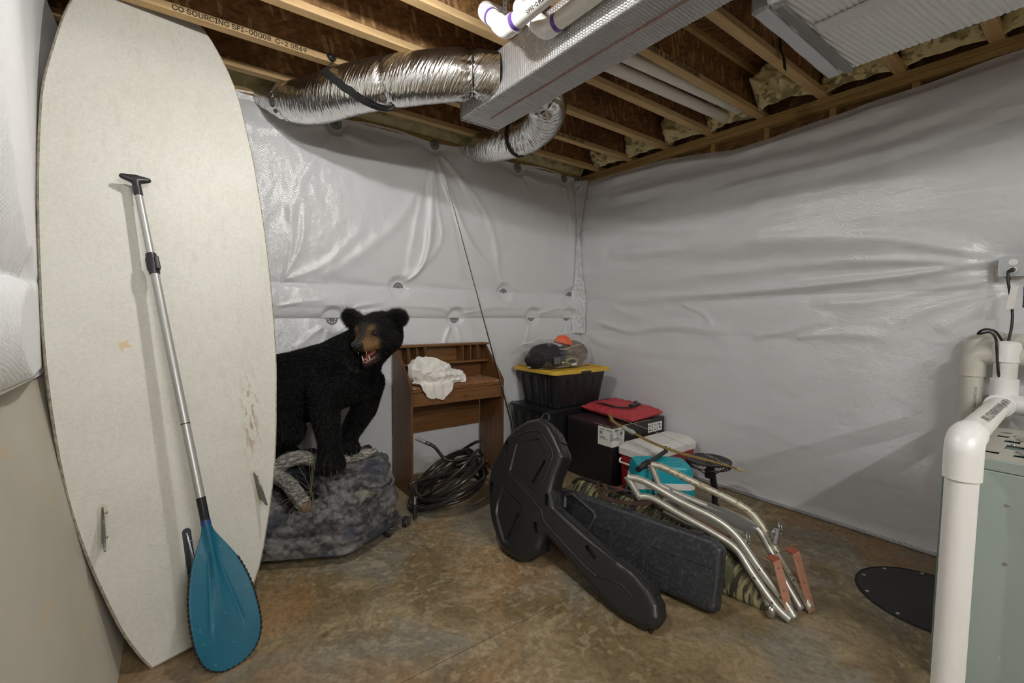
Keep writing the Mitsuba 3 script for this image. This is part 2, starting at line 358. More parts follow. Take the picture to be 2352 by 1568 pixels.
stamp('MC 13132-R   & CERTIFIED SOURCING', -1.52, -1.9356, JZ + .009, .022, 'ceiling__joist_004')
stamp('TJI 210  & CERTIFIED SOURCING', -2.2, -2.3406, JZ + .009, .022, 'ceiling__joist_005')

# ------------------------------------------------------------------ walls
from scipy.spatial import cKDTree
def fold(X, Z, path, amp, width, taper=0.5, n=60):
    """ridge along a path in wall coordinates"""
    p = cr(path, 120); L = np.r_[0, np.cumsum(np.hypot(*np.diff(p, axis=0).T))]; s = L / L[-1]
    d, i = cKDTree(p).query(np.c_[X.ravel(), Z.ravel()]); d = d.reshape(X.shape); s = s[i].reshape(X.shape)
    w = width * (1 + 1.2 * s) ; env = np.clip(s * 12, .25, 1) * (1 - s ** 2 * taper) * np.clip((1 - s) * 8, 0, 1)
    return amp * env * np.exp(-(d / w) ** 2)
def dips(X, Z, pts, amp, w):
    return -sum(amp * np.exp(-((X - a) ** 2 + (Z - b) ** 2) / w ** 2) for a, b in pts)
def radial(X, Z, c, amp, n, R0, seed, ang0=0, ang1=2 * PI):
    dx, dz = X - c[0], Z - c[1]; r = np.hypot(dx, dz); th = np.arctan2(dz, dx)
    q = meshkit.noise(np.stack([th * n / PI, np.full_like(th, seed), r * 2], -1), seed)
    return amp * (q - .5) * 2 * np.exp(-r / R0) * np.clip(r / .06, 0, 1)
def N2(a, b, seed): return meshkit.fbm(np.stack([a, b, np.zeros_like(a)], -1), 4, seed) - .5

# back wall -------------------------------------------------------
struct('wall_back', box(-4.6, .25, .0, .25, -.02, 2.845), 'm_concrete')
struct('sill_plate', box(-4.6, .1, -.045, .12, 2.846, JZ - .0005, .003), 'm_plate_wood', 'wall_back')
struct('rim_board', box(-4.6, .1, .10, .14, JZ, SZ), 'm_osb', 'wall_back')
WB = [(-2.618, 2.80), (-1.81, 2.827), (-.923, 2.808), (-.314, 2.818), (-.123, 2.829)]
WM = [(-3.02, 1.60), (-2.137, 1.613), (-1.071, 1.604), (-.2, 1.60)]
WL = [(-3.35, 1.35), (-2.664, 1.358), (-1.608, 1.364), (-.72, 1.377), (-.229, 1.377)]
def back_d(X, Z):
    t = np.clip((Z - 1.61) / 1.2, 0, 1)
    up = .055 * np.sin(PI * t) ** .7
    band = .03 * np.clip(1 - ((Z - 1.49) / .12) ** 2, 0, 1) ** .5
    lo = .025 * np.clip(np.sin(PI * np.clip((1.372 - Z) / 1.5, 0, 1)), 0, 1) ** .5
    d = .035 + np.where(Z > 1.61, up, np.where(Z > 1.37, band, lo))
    for path, a, w in [([(-1.84, 2.78), (-1.75, 2.59), (-1.64, 2.32), (-1.48, 2.03), (-1.12, 1.65)], .026, .022),
                       ([(-1.84, 2.78), (-1.86, 2.5), (-1.87, 2.14), (-1.93, 1.84), (-2.14, 1.63)], .022, .022),
                       ([(-1.88, 2.75), (-2.08, 2.25), (-2.37, 1.94), (-2.67, 1.72), (-3.02, 1.64)], .018, .03),
                       ([(-1.8, 2.78), (-1.55, 2.56), (-1.32, 2.32), (-1.2, 2.02), (-1.12, 1.7)], .016, .02),
                       ([(-1.76, 2.77), (-1.57, 2.55), (-1.32, 2.2)], .012, .016), ([(-1.86, 2.75), (-1.96, 2.34), (-2.03, 1.98), (-2.07, 1.69)], .012, .016),
                       ([(-1.85, 2.75), (-1.80, 2.3), (-1.78, 2.0), (-2.1, 1.64)], .012, .014), ([(-2.13, 1.63), (-1.98, 1.75), (-1.90, 1.95), (-1.88, 2.2)], .016, .012),
                       ([(-2.63, 2.76), (-2.3, 2.70), (-1.9, 2.80)], .018, .03), ([(-2.63, 2.74), (-2.84, 2.39), (-2.96, 2.01), (-3.02, 1.76)], .010, .02),
                       ([(-2.63, 2.76), (-2.95, 2.74), (-3.2, 2.80)], .014, .025), ([(-2.66, 2.78), (-3.0, 2.66), (-3.3, 2.66)], .012, .02),
                       ([(-.33, 2.78), (-.27, 2.55), (-.2, 2.1)], .018, .018), ([(-.96, 2.77), (-.78, 2.56), (-.72, 2.27)], .009, .015),
                       ([(-.94, 2.78), (-.6, 2.72), (-.35, 2.78)], .014, .025), ([(-1.07, 1.62), (-1.16, 1.8), (-1.22, 2.1)], .008, .012),
                       ([(-3.0, 1.62), (-2.88, 1.9), (-2.85, 2.3)], .012, .014), ([(-3.0, 1.62), (-2.94, 1.9), (-2.95, 2.2)], .010, .012), ([(-3.0, 1.62), (-2.7, 1.78), (-2.4, 2.1)], .010, .02),
                       ([(-1.62, 1.345), (-1.70, 1.22), (-1.75, 1.05)], .014, .012), ([(-1.6, 1.345), (-1.57, 1.2), (-1.53, 1.05)], .014, .012),
                       ([(-2.68, 1.34), (-2.82, 1.24), (-2.95, 1.12)], .014, .014), ([(-2.68, 1.34), (-2.72, 1.2), (-2.74, 1.1)], .010, .012),
                       ([(-.73, 1.36), (-.79, 1.2), (-.83, 1.0)], .010, .010), ([(-.23, 1.36), (-.25, 1.2), (-.26, 1.05)], .010, .010),
                       ([(-2.62, 1.39), (-2.45, 1.46), (-2.25, 1.50)], .010, .010), ([(-2.62, 1.38), (-2.4, 1.41), (-2.15, 1.47)], .010, .010),
                       ([(-1.6, 1.39), (-1.75, 1.44), (-1.95, 1.46)], .008, .010), ([(-1.6, 1.39), (-1.4, 1.43), (-1.2, 1.46)], .008, .010), ([(-.7, 1.4), (-.5, 1.44), (-.35, 1.47)], .008, .010),
                       ([(-3.05, 1.44), (-2.9, 1.48), (-2.7, 1.50)], .009, .010)]:
        d += fold(X, Z, path, a, w)
    # tight creases beside the middle fasteners
    d += .006 * np.exp(-np.abs(Z - 1.63) / .05) * np.sin(X * 9 + 40 * Z) + .012 * N2(X * 1.2, Z * 9, 3) * np.exp(-np.abs(Z - 1.66) / .10)
    d += .016 * N2(X * 7, Z * 2.2, 5) * np.clip((Z - 1.65) / .3, 0, 1) + .010 * N2(X * 18, Z * 9, 6) * (np.clip((-2.2 - X) / .5, 0, 1) * .8 + .2)
    for i, c in enumerate(WB + WM + WL): d += radial(X, Z, c, .007, 9, .16, 20 + i)
    for a, b in WB + WM[1:] + WL[1:]:
        w = np.clip((.105 - np.hypot(X - a, Z - b)) / .055, 0, 1); w = w * w * (3 - 2 * w); d = d * (1 - w) + .022 * w
    # taped seams: slight ledges
    d += .006 * np.clip((Z - 1.44) / .02, 0, 1) * np.clip((1.60 - Z) / .02, 0, 1)
    return d
def sheet(nx, nz, fx, name, parent, U=None, W=None):
    u, w = np.linspace(0, 1, nx), np.linspace(0, 1, nz); Ug, Wg = np.meshgrid(u, w, indexing='ij')
    P, uvs = fx(Ug, Wg)
    return struct(name, tm(P.reshape(-1, 3), grid(nx, nz)), 'm_poly', parent, smooth=True, uv=uvs.reshape(-1, 2))
def back_sheet(U, W):
    X = -4.35 + U * 4.34
    top = 2.858 + .012 * np.sin(X * 7.7) - .03 * np.exp(-((X + 2.75) / .12) ** 2) + .015 * N2(X * 4, X * 0, 1)
    Z = np.where(W < .7, .02 + W / .7 * 1.98, 2.0 + (W - .7) / .3 * (top - 2.0))
    Y = -np.maximum(back_d(X, Z), .012)
    Y = np.where(Z < .15, Y * (Z / .15) * .7 + Y * .3, Y)
    Y = np.where(Z > top - .05, np.minimum(Y, -.046 - .0 * Z) * 0 - .048 + (top - Z) / .05 * (Y + .048), Y)
    return np.stack([X, Y, Z], -1), np.stack([X, Z], -1)
sheet(420, 290, back_sheet, 'insulation_facing', 'wall_back')
BP = back_sheet(*np.meshgrid(np.linspace(0, 1, 420), np.linspace(0, 1, 290), indexing='ij'))[0].reshape(-1, 3)
def seam_tape(U, W):
    X = -4.3 + U * 4.28; Z = 1.366 + W * (.238 + .006 * np.sin(X * 5)); d = np.maximum(back_d(X, Z), .022) + .0045
    lo, hi = back_d(X, 0 * X + 1.366), back_d(X, 0 * X + 1.604); base = np.maximum(np.minimum(lo, hi), .030) + .010 * np.sin(PI * W)
    d = np.maximum(d, base + .004); return np.stack([X, -d, Z], -1), np.stack([X, Z], -1)
sheet(420, 26, seam_tape, 'seam_tape', 'wall_back')
# fastener washers: disc with a ring of holes
def washer_mesh():
    c = m3.Manifold.cylinder(.003, .043, .041, 32)
    hs = [m3.Manifold.cylinder(.02, .0075, .0075, 12).translate((.027 * math.cos(a), .027 * math.sin(a), -.005)) for a in np.arange(8) * PI / 4]
    return from_m(c - m3.Manifold.batch_boolean(hs, m3.OpType.Add) + m3.Manifold.cylinder(.006, .009, .007, 12))
WASH = ply(washer_mesh(), 'm_washer')
for a, b in WB + WM[1:] + WL[1:]:
    y = float(BP[np.hypot(BP[:, 0] - a, BP[:, 2] - b) < .044, 1].min()) - .001
    k = key_for('wall_back__fastener_washer'); scene[k] = {**WASH, 'to_world': T4(frame([a, y - .002, b], [1, 0, 0], [0, 0, 1], [0, -1, 0]))}
# crumpled corner tape
def corner_tape(U, W):
    X = -.34 + U * .33; Z = 1.22 + W * 1.63
    d = .065 + .02 * np.sin(PI * U) + .03 * N2(U * 3, Z * 6, 9) + .014 * N2(U * 8, Z * 22, 10)
    return np.stack([X, -d - .04 * U ** 4, Z], -1), np.stack([X, Z], -1)
def tape2(U, W):
    Z = 1.2 + W * 1.62; s = U; one = np.ones_like(Z)
    bx, by = -.165 * one, -np.maximum(back_d(-.165 * one, Z), .03) - .004
    rx, ry = -np.maximum(right_d(-.15 * one, Z), .03) - .006, -.15 * one
    mx, my = (bx + rx) / 2 + .018, (by + ry) / 2 + .018
    e = .020 * N2(U * 2.5, Z * 9, 11) + .016 * (1 - np.abs(4 * N2(U * 5, Z * 20, 12)))
    X = (1 - s) ** 2 * bx + 2 * s * (1 - s) * mx + s * s * rx - e * .6; Y = (1 - s) ** 2 * by + 2 * s * (1 - s) * my + s * s * ry - e * .6
    return np.stack([X, Y, Z], -1), np.stack([X * 2, Z], -1)


# right wall ------------------------------------------------------
struct('wall_right', box(.045, .25, -9.2, .25, -.02, 2.809), 'm_osb')
struct('top_plate', box(-.055, .12, -9.2, .1, 2.846, JZ - .0005, .003), 'm_plate_wood', 'wall_right')
struct('top_plate', box(-.050, .12, -9.2, .1, 2.809, 2.8455, .003), 'm_plate_wood', 'wall_right')
for y in np.arange(-1.09, -9, -.425):
    struct('stud', box(-.030, .045, y - .019, y + .019, 1.6, 2.809, .002), 'm_plate_wood', 'wall_right')
struct('rim_board', box(.10, .14, -9.2, .1, JZ, SZ), 'm_osb', 'wall_right')
def right_d(Y, Z):
    d = .045 + np.where(Z > 1.55, .085 * np.sin(PI * np.clip((Z - 1.55) / 1.3, 0, 1)) ** .8, np.where(Z > 1.25, .012, .012 + .035 * np.sin(PI * np.clip((1.25 - Z) / 1.25, 0, 1))))
    for path, a, w in [([(-.3, 2.74), (-1.19, 2.74), (-1.72, 2.70), (-2.24, 2.66), (-2.65, 2.68), (-3.6, 2.7)], .045, .045),
                       ([(-.5, 2.55), (-1.95, 2.52), (-2.43, 2.50), (-2.87, 2.55), (-3.6, 2.64)], .045, .04),
                       ([(-1.6, 2.40), (-2.59, 2.40), (-2.94, 2.44), (-3.6, 2.55)], .028, .03),
                       ([(-1.8, 2.22), (-2.26, 2.23), (-2.75, 2.25), (-3.6, 2.38)], .036, .05),
                       ([(-.3, 2.36), (-1.42, 2.13), (-2.37, 2.06), (-3.5, 2.05)], .045, .075),
                       ([(-.6, 2.0), (-1.79, 1.95), (-2.62, 1.86), (-3.2, 1.74)], .032, .055),
                       ([(-3.2, 1.72), (-2.8, 1.86), (-2.4, 1.92), (-1.8, 2.0)], .022, .03),
                       ([(-3.19, 1.71), (-2.94, 1.67), (-2.63, 1.64), (-1.8, 1.585), (-1.0, 1.555), (-.3, 1.55)], .032, .022),
                       ([(-3.2, 1.69), (-2.7, 1.75), (-2.2, 1.76), (-1.4, 1.74)], .018, .022),
                       ([(-3.22, 1.61), (-2.94, 1.57), (-2.59, 1.50), (-2.3, 1.51)], .018, .020), ([(-3.22, 1.59), (-3.04, 1.5), (-2.86, 1.43), (-2.69, 1.3)], .014, .018),
                       ([(-3.22, 1.57), (-3.11, 1.45), (-2.96, 1.32)], .012, .015), ([(-3.2, 1.64), (-3.0, 1.63), (-2.8, 1.6)], .014, .016),
                       ([(-.3, 1.33), (-.76, 1.25), (-1.24, 1.31), (-1.82, 1.24)], .018, .025), ([(-1.9, 1.24), (-2.2, 1.31), (-2.45, 1.40)], .016, .022), ([(-2.2, 1.25), (-2.5, 1.29), (-2.8, 1.27)], .014, .02),
                       ([(-.2, 1.17), (-.5, 1.10), (-.9, 1.12)], .010, .03), ([(-.15, 2.3), (-.3, 2.1), (-.5, 2.0)], .02, .05),
                       ([(-1.3, 1.5), (-1.5, 1.42), (-1.6, 1.3)], .009, .014), ([(-.5, 1.5), (-.7, 1.42), (-.9, 1.4)], .009, .02)]:
        d += fold(Y, Z, path, a, w, taper=.3)
    d += .05 * N2(Y * .7, Z * 3.0, 13) * np.clip((Z - 1.5) / .3, .25, 1) + .014 * N2(Y * 2.2, Z * 11, 14) * np.clip((Z - 1.5) / .3, .3, 1) + .006 * N2(Y * 9, Z * 16, 15)
    d += .010 * N2(Y * 5, Z * 14, 16) * np.exp(-np.abs(Z - 1.35) / .15)
    d += -.05 * np.exp(-((Y + 3.24) ** 2 + (Z - 1.68) ** 2) / .12 ** 2)
    d += -.012 * np.exp(-np.abs(Z - 1.535) / .018) - .0025 * np.exp(-np.abs(Z - 1.235) / .018) * np.clip(N2(Y * 3, Z, 17) * 4 + .5, 0, 1)
    d += .02 * np.exp(-(Z / .05) ** 2)
    return np.maximum(d, .02)
RT = np.array([(-9.2, 2.85), (-3.6, 2.82), (-3.25, 2.81), (-3.094, 2.80), (-2.87, 2.775), (-2.55, 2.765), (-2.475, 2.755), (-2.155, 2.735), (-1.954, 2.72), (-1.7, 2.715), (-1.435, 2.755), (-1.1, 2.80), (-.5, 2.82), (0, 2.83)])
def right_sheet(U, W):
    Yc = -7.0 + 6.99 * (1 - (1 - U) ** 1.25) if False else -7.0 + 6.99 * U ** .75
    top = np.interp(Yc, RT[:, 0], RT[:, 1]) + .006 * N2(Yc * 9, Yc * 0, 2); Z = np.where(W < .7, W / .7 * 2.0, 2.0 + (W - .7) / .3 * (top - 2.0)) + .004 * (1 - W)
    X = -right_d(Yc, Z); a = np.clip((top - Z) / .07, 0, 1); X = -.036 * (1 - a) + X * a
    a2 = np.clip(-Yc / .12, 0, 1); X = X * (.35 + .65 * a2)
    return np.stack([X, Yc, Z], -1), np.stack([Yc, Z], -1)
sheet(520, 290, right_sheet, 'insulation_facing', 'wall_right')
struct('bottom_edge_strip', tube([(-.075, -7, .012), (-.075, -.1, .012)], .013, 8), 'm_poly', 'wall_right', smooth=True, uv=None)

mat('m_clear_tape', (.62, .63, .65), .12, spec=.7)
U_, W_ = np.meshgrid(np.linspace(0, 1, 30), np.linspace(0, 1, 220), indexing='ij'); tp_ = tape2(U_, W_)
struct('corner_tape', tm(tp_[0].reshape(-1, 3), grid(30, 220)), 'm_clear_tape', 'wall_back', smooth=True, uv=tp_[1].reshape(-1, 2))
# left wall: battered concrete below, insulation blanket above -----
lw = tm([(-3.835, -9.2, -.02), (-3.835, .2, -.02), (-4.065, .2, 1.21), (-4.065, -9.2, 1.21), (-4.065, -9.2, 2.88), (-4.065, .2, 2.88), (-4.5, -9.2, -.02), (-4.5, .2, -.02), (-4.5, -9.2, 2.88), (-4.5, .2, 2.88)],
        [(0, 1, 2), (0, 2, 3), (3, 2, 5), (3, 5, 4), (6, 9, 7), (6, 8, 9), (4, 5, 9), (4, 9, 8), (0, 6, 7), (0, 7, 1), (0, 3, 6), (3, 4, 8), (3, 8, 6), (1, 7, 2), (2, 9, 5), (2, 7, 9)])
struct('wall_left', lw, 'm_wall_concrete')
def left_sheet(U, W):
    Yc = -6.5 + 6.45 * U; Z = 1.165 + W * 1.70
    d = .02 + .10 * np.sin(PI * np.clip((Z - 1.52) / 1.6, 0, 1)) ** .6 * (Z > 1.52) + .085 * np.clip(np.sin(PI * np.clip((Z - 1.16) / .36, 0, 1)), 0, 1) ** .6 * (Z < 1.52)
    d *= np.clip((-.9 - Yc) / .5, .25, 1)
    d += .02 * N2(Yc * 5, Z * 1.5, 31) + .008 * N2(Yc * 16, Z * 3, 32)
    d += .022 * np.exp(-np.abs(Z - 1.55) / .12) * N2(Yc * 22, Z * 3, 33)
    d += -.03 * np.exp(-((Yc + 1.25) / .1) ** 2 - ((Z - 1.55) / .05) ** 2)
    d = np.minimum(d, .006 + np.clip(-.97 - Yc, 0, 9) * .115)
    X = -4.06 + np.clip(d, .006, None)
    X = np.where(Z < 1.18, -4.055, X)
    return np.stack([X, Yc, Z], -1), np.stack([Yc, Z], -1)
sheet(330, 150, left_sheet, 'insulation_facing', 'wall_left')
struct('facing_hem', box(-4.06, -4.045, -6.5, -.05, 1.155, 1.172, .003), 'm_pvc_bright', 'wall_left')
struct('wall_front', box(-4.6, .25, -9.4, -9.2, -.02, 3.2), 'm_wall_concrete')

mat('m_foam_clean', proc(lambda p, n, uv: mix((.40, .36, .17), (.62, .58, .36), pf(p.x * 26, p.y * 26, p.z * 26, octaves=3))), .8)
# spray foam: right rim bays and along the back rim
def foam_bay(y0, y1, x_in, seed, thick=.16):
    ny, nz = 34, 34; U, W = np.meshgrid(np.linspace(0, 1, ny), np.linspace(0, 1, nz), indexing='ij')
    Y = y0 + U * (y1 - y0); Z = JZ + .002 + W * .29
    edge = (np.sin(PI * U) ** .25)
    bl = meshkit.fbm(np.stack([Y * 16, Z * 16, np.full_like(Y, seed)], -1), 3, seed)
    X = x_in - .075 - thick * edge * np.sin(PI * np.clip(W * .86 + .08, 0, 1)) ** .6 * (.45 + 1.0 * bl) + .02 * (1 - edge)
    P = np.stack([X, Y, Z], -1).reshape(-1, 3)
    return tm(P, grid(ny, nz)[:, ::-1])
for i in range(9):
    struct('spray_foam', foam_bay(JY[i + 1] + .006, JY[i] - .006, .02, 50 + i, .20 if i != 4 else .36), 'm_foam', 'wall_right', smooth=True)
def foam_back():
    nx, nz = 260, 26; U, W = np.meshgrid(np.linspace(0, 1, nx), np.linspace(0, 1, nz), indexing='ij')
    X = -4.3 + U * 4.25; Z = JZ + .002 + W * .29
    bl = meshkit.fbm(np.stack([X * 13, Z * 10, X * 0], -1), 3, 71)
    Y = .02 - .13 * np.sin(PI * np.clip(W * .9 + .04, 0, 1)) ** .45 * (.4 + 1.0 * bl)
    return tm(np.stack([X, Y, Z], -1).reshape(-1, 3), grid(nx, nz))
struct('spray_foam', foam_back(), 'm_foam_clean', 'wall_back', smooth=True)
# ------------------------------------------------------------------ ducts and pipes under the ceiling
def flex(path, R, seed, amp=.006, n=16, sides=56, pinch=(), pleat=.5):
    p = cr([q[:3] for q in path], n); rr = cr([(q[3], 0, 0) for q in path], n)[:, 0]
    L = np.r_[0, np.cumsum(np.linalg.norm(np.diff(p, axis=0), axis=1))]
    m = max(40, int(L[-1] / .008)); s = np.linspace(0, L[-1], m)
    p = np.stack([np.interp(s, L, p[:, i]) for i in range(3)], 1); rr = np.interp(s, L, rr)
    t, a, b = frames_along(p); th = np.arange(sides) * 2 * PI / sides
    S, TH = np.meshgrid(s, th, indexing='ij'); c, sn = np.cos(TH), np.sin(TH)
    ax = meshkit.fbm(np.stack([S * 30 + 3 * TH, c * 1.6, sn * 1.6], -1), 2, seed) - .5
    fine = meshkit.fbm(np.stack([S * 110 + 6 * sn, c * 5, sn * 5], -1), 2, seed + 5) - .5
    r = rr[:, None] + amp * (.85 + 1.3 * np.exp(-(S / .10) ** 2) + .9 * np.exp(-((L[-1] - S) / .14) ** 2)) * ax + amp * .30 * fine
    for s0, dep, w in pinch:
        g = np.exp(-((S - s0 * L[-1]) / w) ** 2)
        pl = meshkit.noise(np.stack([c * 7, sn * 7, S * 6], -1), seed + 9) - .5
        r = r - dep * g + pleat * dep * 2 * pl * np.exp(-((S - s0 * L[-1]) / (w * 2.6)) ** 2)
    v = p[:, None] + r[..., None] * (c[..., None] * a[:, None] + sn[..., None] * b[:, None])
    i, j = np.meshgrid(np.arange(m - 1), np.arange(sides), indexing='ij'); k = (j + 1) % sides
    q = np.stack([i * sides + j, i * sides + k, (i + 1) * sides + k, (i + 1) * sides + j], -1).reshape(-1, 4)
    return tm(v.reshape(-1, 3), np.vstack([q[:, [0, 1, 2]], q[:, [0, 2, 3]]])), np.stack([S, TH * .14], -1).reshape(-1, 2), p, rr
def band(p, rr, s, w, th=.004, sides=40, lift=.003):
    """flat strap ring round a swept path at fraction s"""
    i = int(s * (len(p) - 1)); t, a, b = frames_along(p); c, ta, aa, bb = p[i], t[i], a[i], b[i]; R = rr[i] + lift
    ang = np.linspace(0, 2 * PI, sides + 1); o = []
    pts = np.array([c + R * (math.cos(x) * aa + math.sin(x) * bb) for x in ang[:-1]])
    vs = []
    for pt in pts:
        nrm = unit(pt - c); vs += [pt - ta * w / 2, pt + ta * w / 2, pt + ta * w / 2 + nrm * th, pt - ta * w / 2 + nrm * th]
    f = []
    for k in range(sides):
        l = (k + 1) % sides
        for e in range(4):
            f += [(k * 4 + e, k * 4 + (e + 1) % 4, l * 4 + (e + 1) % 4), (k * 4 + e, l * 4 + (e + 1) % 4, l * 4 + e)]
    return tm(vs, f)
# rectangular trunk duct in foil wrap
def wavy_box(x0, x1, y0, y1, z0, z1, seed, amp=.004, st=.03, r=.012):
    """box with slightly uneven wrapped faces"""
    b = box(x0, x1, y0, y1, z0, z1, r).subdivide_to_size(st * 2.2, max_iter=8)
    v = np.array(b.vertices); d = (meshkit.fbm(v * 6, 3, seed) - .5) * 2 * amp
    n = np.array(b.vertex_normals); return tm(v + n * d[:, None], b.faces)
D0, D1, DB = -2.13, -1.84, 2.63
t = thing('trunk_duct', 'rectangular duct in silver bubble wrap with a red line along its underside', 'duct')
put('wrap', ribbed(D0, D1, DB, JZ - .004, np.r_[np.linspace(-8.6, -3.7, 30), np.arange(-3.69, -1.036, .0042)], 81, .0022, .0165), 'm_duct_wrap', t, smooth=True)
put('end_cap', cat(box(D0 - .003, D1 + .003, -1.037, -1.026, DB - .004, JZ - .002, .002)), 'm_galv', t, label='bare metal end cap')
put('red_line', box(-1.9935, -1.9895, -8.4, -1.16, DB - .0048, DB - .002), mat('m_redline', (.30, .13, .10), .7) or 'm_redline', t, label='thin red line')
def ribbon(p, axis_pts, w, th):
    """flat strap lying on a round body whose centre line is axis_pts"""
    p = np.asarray(p); t = np.gradient(p, axis=0); t /= np.linalg.norm(t, axis=1, keepdims=True)
    c = np.array([axis_pts[np.argmin(np.linalg.norm(axis_pts - q, axis=1))] for q in p]); n = p - c; n -= t * (n * t).sum(1)[:, None]; n /= np.linalg.norm(n, axis=1, keepdims=True)
    n[:4] = n[4] * .4 + np.array([0, -.6, 0]); n /= np.linalg.norm(n, axis=1, keepdims=True); b = np.cross(t, n)
    v = np.stack([p - b * w / 2, p + b * w / 2, p + b * w / 2 + n * th, p - b * w / 2 + n * th], 1).reshape(-1, 3); f = []
    for i in range(len(p) - 1):
        for e in range(4): f += [(i * 4 + e, i * 4 + (e + 1) % 4, i * 4 + 4 + (e + 1) % 4), (i * 4 + e, i * 4 + 4 + (e + 1) % 4, i * 4 + 4 + e)]
    return tm(v, f)
# large flexible duct with its strap
t = thing('flexible_duct', 'long fat silver foil flexible duct running from the trunk duct to the back wall', 'duct')
F1 = [(-2.085, -1.385, 2.765, .122), (-2.25, -1.28, 2.765, .134), (-2.457, -1.09, 2.755, .138), (-2.687, -.80, 2.748, .138), (-2.86, -.45, 2.75, .138), (-2.98, -.22, 2.79, .118), (-3.05, -.10, 2.83, .085), (-3.09, .03, 2.88, .075)]
m, uv, pf1, rf1 = flex(F1, .14, 3, .0055, pinch=[(.09, .022, .03), (.83, .02, .022), (.36, .012, .02)])
put('foil_jacket', m, 'm_flex_foil', t, smooth=True, uv=uv)
put('clamp_band', band(pf1, rf1 - .022, .085, .010), 'm_black_plastic', t, label='thin black clamp band')
put('clamp_band', band(pf1, rf1 - .022, .83, .012), 'm_steel', t, label='metal clamp band near the wall')
# strap: loop under the duct, nailed to the joist
nail = V(-2.835, -.724, 2.912); sp = [nail + V(0, 0, .014), nail, nail + V(.012, -.012, -.03)]
side_ref = lambda tt: unit(np.cross(tt, [0, 0, 1])) if np.cross(tt, [0, 0, 1])[1] < 0 else -unit(np.cross(tt, [0, 0, 1]))
T_, _, _ = frames_along(pf1)
for q in np.linspace(0, 1, 22):
    xx = -2.765 + .20 * q; i0 = int(np.argmin(np.abs(pf1[:, 0] - xx))); a = .62 - 2.7 * q; sd = side_ref(T_[i0]); upv = unit(np.cross(sd, T_[i0])); upv = upv if upv[2] > 0 else -upv
    sp.append(pf1[i0] + (sd * math.cos(a) + upv * math.sin(a)) * (rf1[i0] + .006))
sp = np.array(sp); side = unit(V(.8, .3, .5))
t = thing('duct_strap', 'black webbing strap nailed to the joist and slung under the long foil duct', 'strap')
put('webbing', ribbon(cr(sp, 3), pf1, .042, .0026), 'm_black_matte', t, smooth=40)
put('nail', mv(tr(lathe([(0, .004), (.006, .003), (.007, 0), (0, 0)], 12), rotx(PI / 2)), nail[0], nail[1] - .003, nail[2]), 'm_steel', t, smooth=30)
# short flexible duct
t = thing('flexible_duct', 'short curved silver foil flexible duct between the trunk duct and the back wall corner', 'duct')
F2 = [(-1.885, -1.375, 2.775, .112), (-1.66, -1.30, 2.775, .128), (-1.50, -1.1, 2.765, .130), (-1.47, -.85, 2.74, .132), (-1.52, -.58, 2.745, .128), (-1.52, -.36, 2.775, .115), (-1.50, -.18, 2.82, .085), (-1.49, .03, 2.90, .08)]
m, uv, pf2, rf2 = flex(F2, .14, 23, .0055, pinch=[(.10, .02, .03), (.83, .018, .02), (.50, .008, .02)])
put('foil_jacket', m, 'm_flex_foil', t, smooth=True, uv=uv)
put('tie_band', band(pf2, rf2 - .004, .50, .028), 'm_black_matte', t, label='black band round the middle')
put('clamp_band', band(pf2, rf2 - .02, .095, .010), 'm_black_plastic', t)

# insulated duct on the right
t = thing('insulated_duct', 'wide duct in ribbed silver insulation at top right, grey foam strip at its end', 'duct')
put('wrap', ribbed(-1.76, -.97, 2.597, JZ - .006, np.r_[np.linspace(-8.6, -3.7, 30), np.arange(-3.69, -2.69, .0042)], 91, .0030, .021, skew=.12), 'm_duct_white', t, smooth=True)
put('foil_end', wavy_box(-1.765, -.965, -2.72, -2.65, 2.588, JZ - .002, 92, .005), 'm_foil_edge', t, smooth=40, label='crinkled foil tape round the end')
put('foam_strip', box(-1.75, -.985, -2.765, -2.728, 2.578, 2.596, .004), mat('m_foamstrip', (.20, .215, .215), .9) or 'm_foamstrip', t, label='grey foam strip')
put('seam_tape', box(-1.50, -1.42, -8.5, -2.78, 2.586, 2.595, .003), mat('m_seamtape', (.58, .58, .57), .35, .3) or 'm_seamtape', t, label='smooth silver tape along the seam')
# hanging black strap end
single('hanging_strap', sweep([(-.80, -2.345, 2.99), (-.797, -2.348, 2.93), (-.80, -2.37, 2.87), (-.803, -2.38, 2.80)], [(-.0015, -.016), (.0015, -.016), (.0015, .016), (-.0015, .016)], up=(0, 1, 0)), 'm_black_matte',
       'short black strap end hanging beside the joist left of the wide ribbed duct', 'strap')

